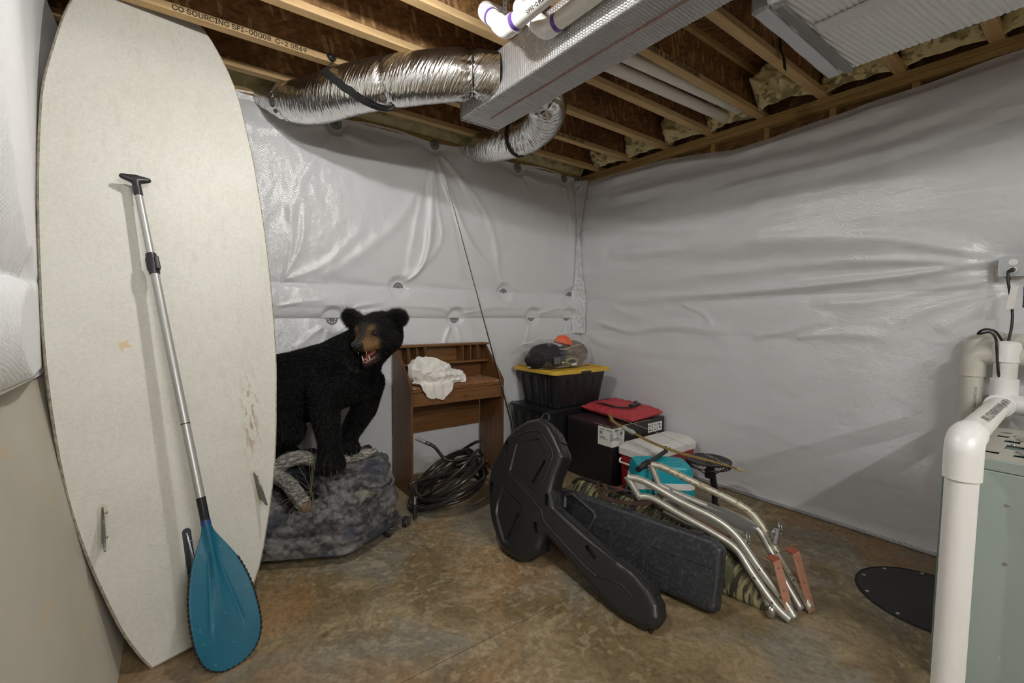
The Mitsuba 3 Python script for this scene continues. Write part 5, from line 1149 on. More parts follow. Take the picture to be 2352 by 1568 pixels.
def tstand(A, B, mA, label, extra):
    t = thing('tree_stand_frame', label, 'frame')
    A, B = np.array(A), np.array(B)
    put('rail', tube(cr(A, 8), .0195, 14), mA, t, smooth=True); put('rail', tube(cr(B, 8), .0185, 14), 'm_alu', t, smooth=True)
    d = unit(B[0] - A[0]); put('cross_tube', tube([A[0] - d * .002, A[0] + d * .02, B[0] + d * .0, B[0] + d * .012], [.0195, .0195, .0185, .0185], 14), 'm_alu', t, smooth=40)
    for P in (A, B): put('bolt', cat(*[ellipsoid(P[5] * (1 - k) + P[6] * k + V(-.018, -.004, .008), (.005, .005, .005), 2) for k in (.1, .9)]), 'm_dark_steel', t)
    # bracket with two tube sockets
    o = V(*extra); ax = unit([.25, -.45, .85])
    k = put('bracket', cat(tube([o - ax * .10 + V(.01, -.03, 0), o - ax * .02], [.020, .014], 8), mv(rbox(.05, .012, .04, .004, 4), *(o - ax * .05))), 'm_galv', t, smooth=30)
    rr = lambda c, r: tube([c + r * (math.cos(a) * V(.9, .2, .1) + math.sin(a) * V(-.05, .35, .9)) for a in np.linspace(0, 2 * PI, 21)], .0035, 6)
    put('socket_ring', rr(o, .019), 'm_galv', k, smooth=True); put('socket_ring', rr(o - ax * .035 + V(-.008, 0, 0), .015), 'm_galv', k, smooth=True)
    put('pin', tube([o - ax * .045 + V(-.005, -.01, -.01), o - ax * .045 + V(.04, -.015, -.012)], .006, 8), 'm_steel', k, smooth=40)
    return t
ta = tstand(T1, T2, 'm_alu_worn', 'aluminium tree stand frame nearer the right wall, its upper tube mottled brown', (-1.235, -2.635, .36))
tb = tstand(T3, T4_, 'm_alu', 'aluminium tree stand frame nearer the camouflage case, its tubes plain grey', (-1.36, -2.54, .305))
put('lower_tube', tube(cr(T5, 8), .0185, 14), 'm_alu', tb, smooth=True); put('end_cap', ellipsoid((-1.445, -2.695, .035), (.02, .022, .03), 3), 'm_steel', tb, smooth=True)
put('flat_bar', cat(sweep([(-1.49, -2.12, .355), (-1.43, -2.30, .315), (-1.38, -2.46, .265)], [(-.016, -.003), (.016, -.003), (.016, .003), (-.016, .003)])), 'm_salmon', tb)
put('flat_bar', cat(sweep([(-1.44, -2.10, .36), (-1.37, -2.30, .32), (-1.30, -2.48, .27)], [(-.018, -.003), (.018, -.003), (.018, .003), (-.018, .003)])), 'm_alu', ta)
put('gusset_plate', cat(sweep([(-1.33, -2.30, .36), (-1.28, -2.42, .33), (-1.245, -2.52, .29)], [(-.035, -.002), (.035, -.002), (.035, .002), (-.035, .002)])), 'm_galv', ta)
for o, par in ((V(-1.452, -2.16, .43), ta), (V(-1.47, -2.08, .375), tb)):
    k = put('bracket', mv(rbox(.03, .08, .035, .006, 4), *(o + V(.01, -.04, -.03))), 'm_galv', par, smooth=30)
    put('socket_ring', tube([o + .018 * (math.cos(a) * V(.9, .2, .1) + math.sin(a) * V(-.05, .35, .9)) for a in np.linspace(0, 2 * PI, 21)], .0035, 6), 'm_galv', k, smooth=True)
def plank(p0, p1, fdir, bdir, par):
    """angle bar from p0 (floor) to p1 with a front flange and a side flange"""
    p0, p1 = V(*p0), V(*p1); up = unit(p1 - p0); f = unit(V(*fdir) - up * (V(*fdir) @ up)); b = unit(V(*bdir) - up * (V(*bdir) @ up)); L = np.linalg.norm(p1 - p0)
    M = frame(p0, f, b, up) if np.dot(np.cross(f, b), up) > 0 else frame(p0, b, f, up)
    fr = box(0, .048, 0, .008, 0, L, .001) if np.dot(np.cross(f, b), up) > 0 else box(0, .008, 0, .048, 0, L, .001)
    sd = box(.040, .048, .008, .058, 0, L, .001) if np.dot(np.cross(f, b), up) > 0 else box(.008, .058, .040, .048, 0, L, .001)
    tp = box(.002, .046, .002, .056, L - .001, L + .006, .001) if np.dot(np.cross(f, b), up) > 0 else box(.002, .056, .002, .046, L - .001, L + .006, .001)
    k = put('foot_angle', tr(cat(fr, sd), M), 'm_salmon', par, label='copper pink angle bar'); put('end_plate', tr(tp, M), 'm_salmon_dark', k, label='rust red end plate')
    for h in (.12, .5, .88): put('rivet', mv(ellipsoid((0, 0, 0), (.004, .004, .004), 2), *(p0 + up * L * h + f * .02 - b * .001)), 'm_dark_steel', k)
plank((-1.400, -2.752, .002), (-1.427, -2.690, .262), (.9, -.25, 0), (.45, .85, .1), tb)
plank((-1.262, -2.788, .002), (-1.300, -2.722, .272), (.9, -.25, 0), (.45, .85, .1), ta)

# recurve bow lying across the carton, the cooler and the mesh stool
t = thing('recurve_bow', 'olive brown recurve bow with a grey grip, lying across the carton and the cooler', 'bow')
mat('m_bow', (.20, .125, .026), .42); mat('m_bow_grip', (.36, .36, .35), .45)
bpts = cr([(-.637, -.985, .548), (-.72, -1.09, .552), (-.804, -1.19, .545), (-.834, -1.32, .525), (-.844, -1.424, .508), (-.864, -1.616, .478), (-.84, -1.813, .452), (-.728, -2.006, .418), (-.65, -2.121, .388)], 8)
sB = np.linspace(0, 1, len(bpts)); wB = np.interp(sB, [0, .1, .36, .5, .6, .8, .95, 1], [.010, .016, .018, .015, .020, .021, .013, .009])
def bow_limb(i0, i1):
    p = bpts[i0:i1]; t_, a, b = frames_along(p, up=(0, 0, 1)); w = wB[i0:i1]; L_ = []
    sec = np.array([(math.cos(a_), math.sin(a_)) for a_ in np.arange(10) * 2 * PI / 10])
    v = (p[:, None] + sec[None, :, 0, None] * a[:, None] * .006 + sec[None, :, 1, None] * b[:, None] * w[:, None, None]).reshape(-1, 3); n, k = len(p), 10
    i, j = np.meshgrid(np.arange(n - 1), np.arange(k), indexing='ij'); l = (j + 1) % k
    q = np.stack([i * k + j, i * k + l, (i + 1) * k + l, (i + 1) * k + j], -1).reshape(-1, 4); return tm(v, np.vstack([q[:, [0, 1, 2]], q[:, [0, 2, 3]]]))
put('limb', bow_limb(0, 25), 'm_bow', t, smooth=True); put('limb', bow_limb(32, len(bpts)), 'm_bow', t, smooth=True)
put('grip', tube(bpts[23:34], [.010, .017, .020, .019, .017, .016, .017, .019, .020, .017, .011], 14), 'm_bow_grip', t, smooth=True, label='grey wrapped grip')
put('tip', tube(np.vstack([bpts[-1], bpts[-1] + V(.012, -.02, -.005), bpts[-1] + V(.026, -.045, -.012)]), [.009, .0075, .005], 10), mat('m_bow_tip', (.48, .38, .17), .5) or 'm_bow_tip', t, smooth=True, label='pale wooden tip')
put('string', tube([bpts[2], (-.58, -1.45, .475), (-.58, -1.75, .43), bpts[-2]], .0016, 6), mat('m_string', (.42, .41, .37), .7) or 'm_string', t, label='pale bow string')
# black tactical light lying on the stool
t = thing('black_rod', 'black metal rod with a thick collar and hanging strap on the teal stool', 'rod')
r0, r1 = V(-1.285, -1.81, .424), V(-.80, -1.682, .424); rd = unit(r1 - r0); LL = np.linalg.norm(r1 - r0)
put('tube', tube([r0 + rd * s for s in (0, .08, .085, .13, .135, LL)], [.019, .019, .019, .019, .0145, .0145], 18), 'm_black_plastic', t, smooth=40)
put('collar', tube([r0 + rd * .09, r0 + rd * .095, r0 + rd * .165, r0 + rd * .17], [.019, .024, .024, .019], 18), 'm_black_matte', t, smooth=40)
put('clip', cat(tube([r1, r1 + V(-.02, .01, .03), r1 + V(.03, .02, .022)], .006, 8), tube([r1 + V(.02, .02, .0), r1 + V(.05, .0, .012)], .008, 8)), 'm_black_matte', t, smooth=True)
put('strap', sweep(cr([r0 + rd * .13 + V(0, -.02, -.005), (-1.185, -1.845, .39), (-1.195, -1.86, .30), (-1.20, -1.872, .18), (-1.20, -1.88, .03)], 6), [(-.0015, -.016), (.0015, -.016), (.0015, .016), (-.0015, .016)], up=(.5, -.8, 0)), 'm_black_matte', t, smooth=40, label='black hanging strap')
# ------------------------------------------------------------------ right edge: furnace cabinet, pipes, outlet, sump cover
FXL, FYT, FZ = -1.31, -3.238, .905
mat('m_furnace', proc(lambda p, n, uv: mix((.295, .355, .325), (.335, .395, .365), pf(p.x * 3, p.y * 3, p.z * 3)) + mi.Color3f(.25) * sst(.80, .88, pf(p.x * 90, p.y * 90, p.z * 40, octaves=3)) * sst(.35, .1, p.z)), .38)
mat('m_furnace_side', (.15, .215, .215), .4); mat('m_furnace_top', (.46, .45, .40), .45, .2)
t = thing('furnace', 'pale green furnace cabinet with punched metal top at the right edge', 'furnace')
put('body', box(FXL + .025, -.62, -3.86, FYT + .022, .02, FZ - .01, .003), 'm_furnace_side', t)
put('front_panel', box(FXL, FXL + .024, -3.86, FYT - .058, .01, FZ - .042, .004), 'm_furnace', t, label='pale green front panel')
put('corner_panel', box(FXL - .002, FXL + .024, FYT - .056, FYT, .01, FZ + .002, .003), 'm_furnace', t)
put('head_rail', box(FXL, FXL + .024, -3.86, FYT - .058, FZ - .040, FZ, .003), 'm_furnace', t)
pl = m3.CrossSection.square((.69, .60)).translate((0, 0))
for x, y, w, h in ((.10, .49, .045, .05), (.10, .40, .05, .055), (.22, .44, .10, .05), (.36, .46, .06, .045), (.30, .34, .05, .05), (.46, .50, .05, .035)): pl = pl - m3.CrossSection.square((w, h)).translate((x, y))
pl = pl - m3.CrossSection.circle(.04, 28).translate((.44, .40)) - m3.CrossSection.circle(.02, 20).translate((.58, .52))
put('top_plate', mv(from_m(pl.extrude(.004)), FXL + .01, -3.84, FZ - .004), 'm_furnace_top', t, label='grey punched top plate')
put('knockout_disc', mv(lathe([(0, .006), (.05, .006), (.055, 0), (0, 0)], 32), FXL + .20, FYT - .20, FZ), 'm_galv', t, smooth=30)
put('knockout_disc', mv(lathe([(0, .006), (.042, .006), (.046, 0), (0, 0)], 32), FXL + .46, FYT - .17, FZ), 'm_galv', t, smooth=30)
for a, b in ((-3.39, .752), (-3.396, .543), (-3.262, .721), (-3.266, .127)):
    put('screw', mv(tr(lathe([(0, .003), (.005, .0025), (.0065, 0), (0, 0)], 14), roty(-PI / 2)), FXL, a, b), 'm_steel', t, smooth=30)
for a, b in ((.33, -.13), (.36, -.05), (.52, -.12), (.25, -.25)):
    put('screw', mv(lathe([(0, .006), (.006, .005), (.009, 0), (0, 0)], 14), FXL + a, FYT + b, FZ), 'm_steel', t, smooth=30)

# white condensate/vent pipe with elbow and capped tee
R3 = .0435
t = thing('white_pipe', 'bright white plastic pipe with elbow and capped tee in front of the furnace', 'pipe')
px_, py_, pz_ = -1.485, -3.297, .995
put('riser', tube([(px_, py_, .0), (px_, py_, pz_ - .06)], R3, 32), 'm_pvc_bright', t, smooth=40)
put('elbow', tube(bend([(px_, py_, pz_ - .135), (px_, py_, pz_ - .0), (px_ + .10, py_ + .003, pz_)], .075, 12), R3 + .007, 32), 'm_pvc_bright', t, smooth=40)
put('cross_pipe', tube([(px_ + .09, py_ + .003, pz_), (-.36, -3.262, .977)], R3, 32), 'm_pvc_white', t, smooth=40)
put('tee', cat(tube([(-.42, -3.264, .977), (-.40, -3.263, .977), (-.40, -3.263, .977), (-.14, -3.258, .972)], [R3 + .012, R3 + .012, R3 + .007, R3 + .007], 32), tube([(-.27, -3.262, .975), (-.27, -3.262, 1.10)], R3 + .008, 32), tube([(-.30, -3.262, .975), (-.30, -3.48, .975)], R3 + .006, 32)), 'm_pvc_bright', t, smooth=40)
put('stub', tube([(-.27, -3.262, 1.09), (-.27, -3.262, 1.22)], R3, 32), 'm_pvc_white', t, smooth=40)
put('cap', mv(lathe([(0, .105), (.030, .104), (.046, .096), (.0515, .085), (.0515, 0), (0, 0)], 32), -.27, -3.262, 1.185), 'm_pvc_bright', t, smooth=40)
m = meshkit.text_mesh('PVC-1120  ASTM D1785  NSF-pw  SCH 40', .026, .0006, bold=True)
put('print', on_pipe(m, V(-1.22, py_ + .006, pz_ - .003), (1, .02, -.015), unit([-.02, -.72, .70]), R3 + .0003), mat('m_print_grey', (.16, .16, .16), .6) or 'm_print_grey', t)
# two grey pipes at the wall
def gpipe(x, y, z, label, off=0):
    t = thing('grey_pipe', label, 'pipe')
    put('riser', tube([(x, y, 0), (x, y, z - .06)], .0435, 30), 'm_pvc_grey', t, smooth=40)
    put('elbow', tube(bend([(x, y, z - .115), (x, y, z), (x, y - .105, z)], .08, 12), .0505, 30), 'm_pvc_grey', t, smooth=40)
    put('cross_pipe', tube([(x, y - .08, z), (x, -3.75, z)], .0435, 30), 'm_pvc_grey', t, smooth=40)
    return t
tg = gpipe(-.25, -3.143, 1.215, 'grey plastic pipe with an elbow by the right wall, the nearer of two')
m = meshkit.text_mesh('CHARLOTTE', .026, .0006, bold=True)
put('print', on_pipe(cat(m, mv(meshkit.text_mesh('PVC DWV PIPE  ASTM D 2665  BY', .011, .0006), -.245, .006)), V(-.25, -3.143, .80), (0, 0, -1), unit([-.97, -.22, 0]), .0438), 'm_print', tg)
tg2 = gpipe(-.125, -3.128, 1.282, 'grey plastic pipe close against the right wall, behind its twin')
put('coupling', tube([(-.125, -3.335, 1.282), (-.125, -3.44, 1.282)], .051, 30), mat('m_tan', (.36, .27, .18), .5) or 'm_tan', tg2, smooth=40)
# outlet box
t = thing('outlet_box', 'galvanised outlet box with a white duplex receptacle on the right wall', 'outlet')
ob = m3.CrossSection([np.asarray(Polygon([(-.05, -.05), (.05, -.05), (.05, .05), (-.05, .05)]).exterior.coords)[:-1]], m3.FillRule.EvenOdd)
for a in (-1, 1):
    for b in (-1, 1): ob = ob - m3.CrossSection.circle(.010, 12).translate((a * .054, b * .054))
MO_ = frame([-.128, -3.248, 1.675], [0, -1, 0], [0, 0, 1], [-1, 0, 0])
put('box_body', tr(from_m(ob.extrude(.075).translate((0, 0, -.075))), MO_), 'm_galv', t)
put('cover', tr(from_m(ob.offset(.003, m3.JoinType.Round).extrude(.004)), MO_), 'm_galv', t)
def face(y):
    o = cs_(Point(0, 0).buffer(.0165).intersection(Polygon([(-.02, -.0145), (.02, -.0145), (.02, .0145), (-.02, .0145)])))
    for x in (-.006, .006): o = o - m3.CrossSection.square((.002, .007), True).translate((x, .003))
    o = o - m3.CrossSection.circle(.0022, 10).translate((0, -.007)); return tr(mv(from_m(o.extrude(.0035)), 0, y, .004), MO_)
put('receptacle', face(.02), 'm_pvc_bright', t); put('receptacle', face(-.02), 'm_pvc_bright', t)
for b in (-.047, .047, 0): put('screw', tr(mv(lathe([(0, .002), (.0035, .0015), (.0045, 0), (0, 0)], 12), 0 if b == 0 else b * .8, b, .004), MO_), 'm_steel', t)
put('conduit', tube(cr([(-.05, -3.18, 1.60), (-.07, -3.175, 1.66), (-.10, -3.19, 1.68)], 5), .003, 6), 'm_wire' if mat('m_wire', (.45, .38, .22), .5) is None else '', t)
t = thing('power_cord', 'black power cord plugged into the outlet box and hanging behind the pipes', 'cord')
put('plug', tr(hull2 := from_m(m3.Manifold.batch_hull([m3.Manifold.sphere(.012, 16).translate((0, -.02, .012)), m3.Manifold.sphere(.010, 16).translate((.0, -.022, .032)), m3.Manifold.sphere(.006, 12).translate((-.012, -.03, .036))])), MO_), 'm_black_plastic', t, smooth=40)
put('cable', tube(cr([(-.165, -3.236, 1.643), (-.17, -3.238, 1.60), (-.165, -3.25, 1.52), (-.16, -3.262, 1.42), (-.185, -3.262, 1.33), (-.20, -3.25, 1.27), (-.24, -3.215, 1.335), (-.25, -3.175, 1.345), (-.22, -3.15, 1.32), (-.20, -3.19, 1.33), (-.305, -3.225, 1.30), (-.315, -3.235, 1.22), (-.31, -3.245, 1.12), (-.26, -3.26, 1.05), (-.19, -3.26, .96), (-.19, -3.27, .90)], 8), .0058, 8), 'm_black_plastic', t, smooth=True)
put('cord_tag', tr(box(-.0135, .0135, -.06, .06, -.0008, .0008), frame([-.178, -3.258, 1.51], unit([.1, -.98, .1]), unit([.05, -.1, 1]), unit([-1, -.1, 0]))), 'm_paper', t, label='pale tag on the cord')
# dark insulated pipe end hanging at the right edge
t = thing('dark_pipe', 'dark grey insulated pipe end with tape bands at the very right edge', 'pipe')
put('insulation', tube([(-1.205, -3.412, 1.445), (-1.205, -3.412, 2.88)], .031, 20), mat('m_dkpipe', (.055, .055, .055), .6) or 'm_dkpipe', t, smooth=40)
for z in (1.50, 1.60): put('tape_band', tube([(-1.205, -3.412, z), (-1.205, -3.412, z + .02)], .0322, 20), mat('m_dkband', (.16, .155, .15), .5) or 'm_dkband', t)
# sump cover
t = thing('sump_cover', 'round black plastic sump cover set in the concrete floor beside the furnace', 'cover')
SCX, SCY, SR = -.652, -3.118, .306
mat('m_sump', proc(lambda p, n, uv: mix((.012, .012, .013), (.022, .022, .024), pf(p.x * 200, p.y * 200, 0.0))), .6, bump=proc(lambda p, n, uv: pf(p.x * 220, p.y * 220, 0.0, octaves=2)), bscale=.002)
put('lid', mv(lathe([(0, .006), (SR - .012, .006), (SR - .006, .003), (SR - .004, .0005), (0, .0005)], 72), SCX, SCY, 0), 'm_sump', t, smooth=30)
put('rim', mv(lathe([(SR - .002, .0005), (SR - .002, .004), (SR + .004, .003), (SR + .008, .0005)], 72), SCX, SCY, 0), 'm_black_matte', t, smooth=30)
for a in np.arange(10) * 2 * PI / 10 + .35: put('screw', mv(lathe([(0, .003), (.006, .0025), (.009, 0), (0, 0)], 12), SCX + (SR - .024) * math.cos(a), SCY + (SR - .024) * math.sin(a), .006), 'm_steel', t, smooth=30)
# ------------------------------------------------------------------ mounted black bear on its artificial rock
def make_bear():
    HC = V(-2.591, -.70, 1.272)
    F = unit([-.684, -.70, -.19]); Rr = unit(np.cross(F, [0, 0, 1])); U = np.cross(Rr, F)
    a = math.radians(5); Rr, U = Rr * math.cos(a) - U * math.sin(a), U * math.cos(a) + Rr * math.sin(a)
    if Rr[0] < 0: Rr = -Rr
    if U[2] < 0: U = -U
    h = lambda f, r, u: HC + F * f + Rr * r + U * u
    J = {'W': (V(-2.785, -.46, 1.020), .185), 'M': (V(-2.971, -.40, .955), .195), 'Rp': (V(-3.2, -.36, .90), .205), 'Rq': (V(-3.38, -.33, .87), .19), 'Ch': (V(-2.687, -.60, .965), .140), 'N': (V(-2.615, -.585, 1.12), .122), 'N2': (V(-2.60, -.56, 1.19), .128),
         'sn': (V(-2.865, -.62, .95), .115), 'en': (V(-2.894, -.69, .785), .078), 'wn': (V(-2.886, -.74, .63), .060), 'pn': (V(-2.888, -.775, .535), .062), 't1': (V(-2.948, -.845, .508), .028), 't2': (V(-2.915, -.86, .497), .030), 't3': (V(-2.882, -.862, .495), .030), 't4': (V(-2.850, -.845, .502), .027),
         'sf': (V(-2.57, -.50, .93), .115), 'ef': (V(-2.588, -.50, .75), .078), 'wf': (V(-2.69, -.52, .60), .056), 'pf': (V(-2.73, -.58, .545), .055), 'u1': (V(-2.765, -.65, .525), .026), 'u2': (V(-2.735, -.665, .522), .027), 'u3': (V(-2.70, -.655, .525), .026),
         'hip': (V(-3.20, -.44, .82), .150), 'kn': (V(-3.075, -.50, .665), .100), 'hk': (V(-3.10, -.42, .54), .062), 'ft': (V(-3.05, -.50, .50), .05),
         'hip2': (V(-3.28, -.30, .82), .14), 'kn2': (V(-3.20, -.26, .66), .095), 'hk2': (V(-3.28, -.22, .52), .06), 'ft2': (V(-3.22, -.28, .48), .05), 'bel': (V(-2.95, -.42, .85), .15),
         'sk': (h(0, 0, .01), .112), 'fo': (h(.055, 0, .035), .080), 'ck1': (h(-.01, -.095, -.045), .078), 'ck2': (h(-.01, .095, -.045), .078), 'bk': (h(-.12, 0, -.02), .135), 'br1': (h(.075, -.050, .030), .034), 'br2': (h(.075, .050, .030), .034),
         'mz0': (h(.10, 0, -.015), .062), 'mz1': (h(.212, 0, -.022), .036), 'lp1': (h(.10, -.038, -.045), .038), 'lp2': (h(.10, .038, -.045), .038), 'lp3': (h(.195, -.020, -.040), .026), 'lp4': (h(.195, .020, -.040), .026),
         'jh1': (h(.0, -.055, -.095), .045), 'jh2': (h(.0, .055, -.095), .045), 'jt': (h(.168, 0, -.146), .018), 'jm1': (h(.11, -.030, -.134), .019), 'jm2': (h(.11, .030, -.134), .019), 'th': (h(-.05, 0, -.12), .062)}
    bones = [('W', 'M'), ('M', 'Rp'), ('Rp', 'Rq'), ('W', 'Ch'), ('Ch', 'N'), ('W', 'N2'), ('N', 'N2', 'W'), ('M', 'bel'), ('bel', 'Ch'), ('bel', 'hip'),
             ('W', 'sn'), ('sn', 'en'), ('en', 'wn'), ('wn', 'pn'), ('pn', 't1'), ('pn', 't2'), ('pn', 't3'), ('pn', 't4'), ('Ch', 'sf'), ('W', 'sf'), ('sf', 'ef'), ('ef', 'wf'), ('wf', 'pf'), ('pf', 'u1'), ('pf', 'u2'), ('pf', 'u3'), ('Ch', 'sn'),
             ('Rp', 'hip'), ('hip', 'kn'), ('kn', 'hk'), ('hk', 'ft'), ('Rq', 'hip2'), ('hip2', 'kn2'), ('kn2', 'hk2'), ('hk2', 'ft2'),
             ('N', 'bk'), ('N2', 'bk'), ('N', 'th'), ('bk', 'sk'), ('sk', 'fo'), ('sk', 'ck1'), ('sk', 'ck2'), ('bk', 'ck1'), ('bk', 'ck2'), ('ck1', 'th'), ('ck2', 'th'), ('fo', 'br1'), ('fo', 'br2'), ('br1', 'ck1'), ('br2', 'ck2'),
             ('fo', 'mz0'), ('mz0', 'mz1'), ('mz0', 'lp1', 'lp3'), ('mz0', 'lp2', 'lp4'), ('mz1', 'lp3', 'lp4'), ('sk', 'mz0'), ('lp1', 'ck1'), ('lp2', 'ck2'),
             ('jh1', 'jm1'), ('jh2', 'jm2'), ('jm1', 'jt', 'jm2'), ('jh1', 'jh2', 'th'), ('ck1', 'jh1'), ('ck2', 'jh2')]
    m = hull_chain(J, bones, 24)
    S = lambda p, r: m3.Manifold.sphere(r, 14).translate(tuple(map(float, p)))
    ear_c = []
    for s, tip in ((-1, (-.03, -.178, .150)), (1, (-.03, .222, .100))):
        base = h(-.035, s * .105, .060); t_ = h(*tip); d = t_ - base; w = unit(np.cross(F, d)); L = np.linalg.norm(d)
        pts = [(base + w * .040, .020), (base - w * .040, .020), (base + d * .45 + w * .052, .013), (base + d * .45 - w * .052, .013), (base + d * .8 + w * .040, .012), (base + d * .8 - w * .040, .012), (t_ + w * .018, .012), (t_ - w * .018, .012)]
        m = m + m3.Manifold.batch_hull([S(p, r) for p, r in pts]); m = m + m3.Manifold.batch_hull([S(base, .045), S(h(-.03, s * .07, .04), .06)])
        cup = m3.Manifold.batch_hull([S(base + d * .30 + F * .020, .010)] + [S(base + d * k + w * q + F * .026, .012) for k, q in ((.45, .030), (.45, -.030), (.75, .022), (.75, -.022), (.85, 0))]); m = m - cup
    # eye hollows
    for s in (-1, 1): m = m - S(h(.108, s * .062, .022), .016)
    b = from_m(m.refine_to_length(.014)); trimesh.smoothing.filter_taubin(b, lamb=.5, nu=.52, iterations=16)
    return b, h, F, Rr, U, J
bear, hh, hF, hR, hU, BJ = make_bear()
bv = np.array(bear.vertices)
def head_co(v):
    q = v - hh(0, 0, 0); return q @ hF, q @ hR, q @ hU
def bear_colour(v):
    f, r, u = head_co(v); n1 = meshkit.fbm(v * 25, 3, 2)
    tan = np.clip((f - .085) / .04, 0, 1) * np.clip((.092 - np.abs(r)) / .02, 0, 1) * np.clip((u + .100) / .03, 0, 1) * np.clip((np.abs(r) + .0 - .012) / .02, .0, 1) * np.clip((.085 - u * .8 - np.abs(r) * .35) / .05, 0, 1)
    tan = tan * np.clip(1.25 - np.abs(n1 - .5) * 2, 0, 1)
    brow = np.exp(-(((f - .085) / .05) ** 2 + ((np.abs(r) - .048) / .016) ** 2 + ((u - .062) / .014) ** 2))
    core = (np.abs(r) < .07) & (u > -.075)
    bridge = np.exp(-(r / .030) ** 2) * np.clip((f - .09) / .04, 0, 1) * (u > -.05)
    near = (f > -.05) & (f < .3) & (np.abs(r) < .2) & (u > -.25) & (u < .25)
    eyez = np.exp(-(((np.abs(r) - .064) / .024) ** 2 + ((u - .02) / .020) ** 2)); tan = np.where(near, np.clip(tan * (1 - eyez) * (1 - .5 * np.clip((u + .0) / .03, 0, 1)) + brow * .8, 0, 1), 0)
    c = np.array([.0062, .0060, .0062]) * (1 - tan)[:, None] + np.array([.185, .105, .042]) * tan[:, None] * (.7 + .6 * n1)[:, None]
    c = np.where((near & (bridge > .25) & (f > .1))[:, None], c * (1 - .75 * bridge[:, None]) + np.array([.040, .030, .026]) * .75 * bridge[:, None], c)
    nose = near & core & (f > .222); c[nose] = (.016, .015, .016)
    jaw = near & (f > .06) & (f < .19) & (u < -.10) & (u > -.168) & (np.abs(r) < .055); c[jaw] = c[jaw] * .5 + np.array([.07, .045, .038]) * .5
    return c
t = thing('bear', 'mounted black bear with tan muzzle and open mouth, front paws on the grey rock', 'bear')
mat('m_bear_skin', {'type': 'mesh_attribute', 'name': 'vertex_color'}, .75, spec=.25); mat('m_bear_fur', {'type': 'mesh_attribute', 'name': 'vertex_color'}, .55, spec=.18)
put('body', bear, 'm_bear_skin', t, smooth=True, color=bear_colour(bv))
def fur(n):
    rng = np.random.default_rng(3); P, fi = trimesh.sample.sample_surface(bear, n, seed=3); N = bear.face_normals[fi]
    f, r, u = head_co(P); sg = np.clip(f, 0, .22); dh = np.sqrt((f - sg) ** 2 + r ** 2 + (u + .15 * sg / .22 * .4) ** 2); hd = (dh < .19) & (f > -.03) | ((u > .03) & (dh < .26))
    bare = hd & (((f > .214) & (u > -.07) & (np.abs(r) < .05)) | ((f > .02) & (u < -.075) & (u > -.145) & (np.abs(r) < .045)) | ((np.abs(np.abs(r) - .062) < .014) & (np.abs(u - .022) < .012) & (f > .07)))
    # flow: from the head backwards along the body, down the legs
    flow = np.tile(unit([-.8, .15, -.45]), (n, 1)); legs = P[:, 2] < .80; flow[legs] = unit([-.05, -.1, -1]); 
    hf = -hF * .8 - hU * .25; flow[hd] = hf + (hR * .9)[None] * np.sign(r[hd])[:, None] * .6
    flow = flow - N * (flow * N).sum(1)[:, None]; flow /= np.linalg.norm(flow, axis=1, keepdims=True) + 1e-9
    d = N * .45 + flow * .9 + rng.normal(0, .22, (n, 3)); d /= np.linalg.norm(d, axis=1, keepdims=True)
    face = hd & (np.abs(r) < .085) & (u > -.10); L = np.where(face, np.interp(f, [-.1, .02, .09, .14], [.024, .017, .008, .005]), np.where(hd, .021, .025)) * rng.uniform(.7, 1.25, n); L[P[:, 2] < .58] *= .8
    keep = ~bare & (P[:, 0] > -3.42); P, d, L, N = P[keep], d[keep], L[keep], N[keep]; k = len(P)
    side = np.cross(d, rng.normal(0, 1, (k, 3))); side /= np.linalg.norm(side, axis=1, keepdims=True); w = (.0009 * np.clip(L / .03, .5, 1))[:, None]
    tip = P + d * L[:, None] + np.array([0, 0, -.18]) * (L[:, None] ** 1.0) * .3; mid = P + d * L[:, None] * .5 + N * .002
    v = np.stack([P - side * w - N * .002, P + side * w - N * .002, mid + side * w * .8, mid - side * w * .8, tip], 1).reshape(-1, 3); b_ = (np.arange(k) * 5)[:, None]
    faces = np.vstack([b_ + [0, 1, 2], b_ + [0, 2, 3], b_ + [3, 2, 4]])
    col = np.repeat(bear_colour(P) * rng.uniform(.7, 1.5, (k, 1)), 5, 0)
    return tm(v, faces), col
fm, fc = fur(260000)
k = put('fur', fm, 'm_bear_fur', t, smooth=True, color=fc); labels[k] = {'kind': 'stuff'}
# eyes, nose, mouth, teeth
mat('m_eye', (.012, .008, .006), .08, clearcoat=1.0); mat('m_nose', (.022, .021, .022), .3); mat('m_mouth', proc(lambda p, n, uv: mix((.16, .025, .022), (.34, .11, .09), pf(p.x * 60, p.y * 60, p.z * 60))), .3)
mat('m_tongue', (.36, .12, .11), .3); mat('m_teeth', (.68, .60, .42), .3); mat('m_lip', (.20, .09, .085), .35)
for s in (-1, 1):
    k = put('eye', ellipsoid(hh(.101, s * .062, .022), (.0125,) * 3, 3), 'm_eye', t, smooth=True)
    put('eyelid', tube([hh(.109, s * .062 + .013 * math.cos(a), .022 + .010 * math.sin(a)) for a in np.linspace(0, 2 * PI, 21)], .0016, 6), 'm_black_matte', k, smooth=True)
nm = hull_chain({'a': (hh(.233, -.018, -.012), .017), 'b': (hh(.233, .018, -.012), .017), 'c': (hh(.236, 0, -.028), .013), 'd': (hh(.220, 0, .0), .018)}, [('a', 'b', 'c', 'd')], 24)
for s in (-1, 1): nm = nm - m3.Manifold.batch_hull([m3.Manifold.sphere(.0075, 14).translate(tuple(hh(.252, s * .0165, -.012))), m3.Manifold.sphere(.005, 12).translate(tuple(hh(.248, s * .027, -.006)))])
put('nose', from_m(nm.refine_to_length(.004)), 'm_nose', t, smooth=40, label='shiny black nose')
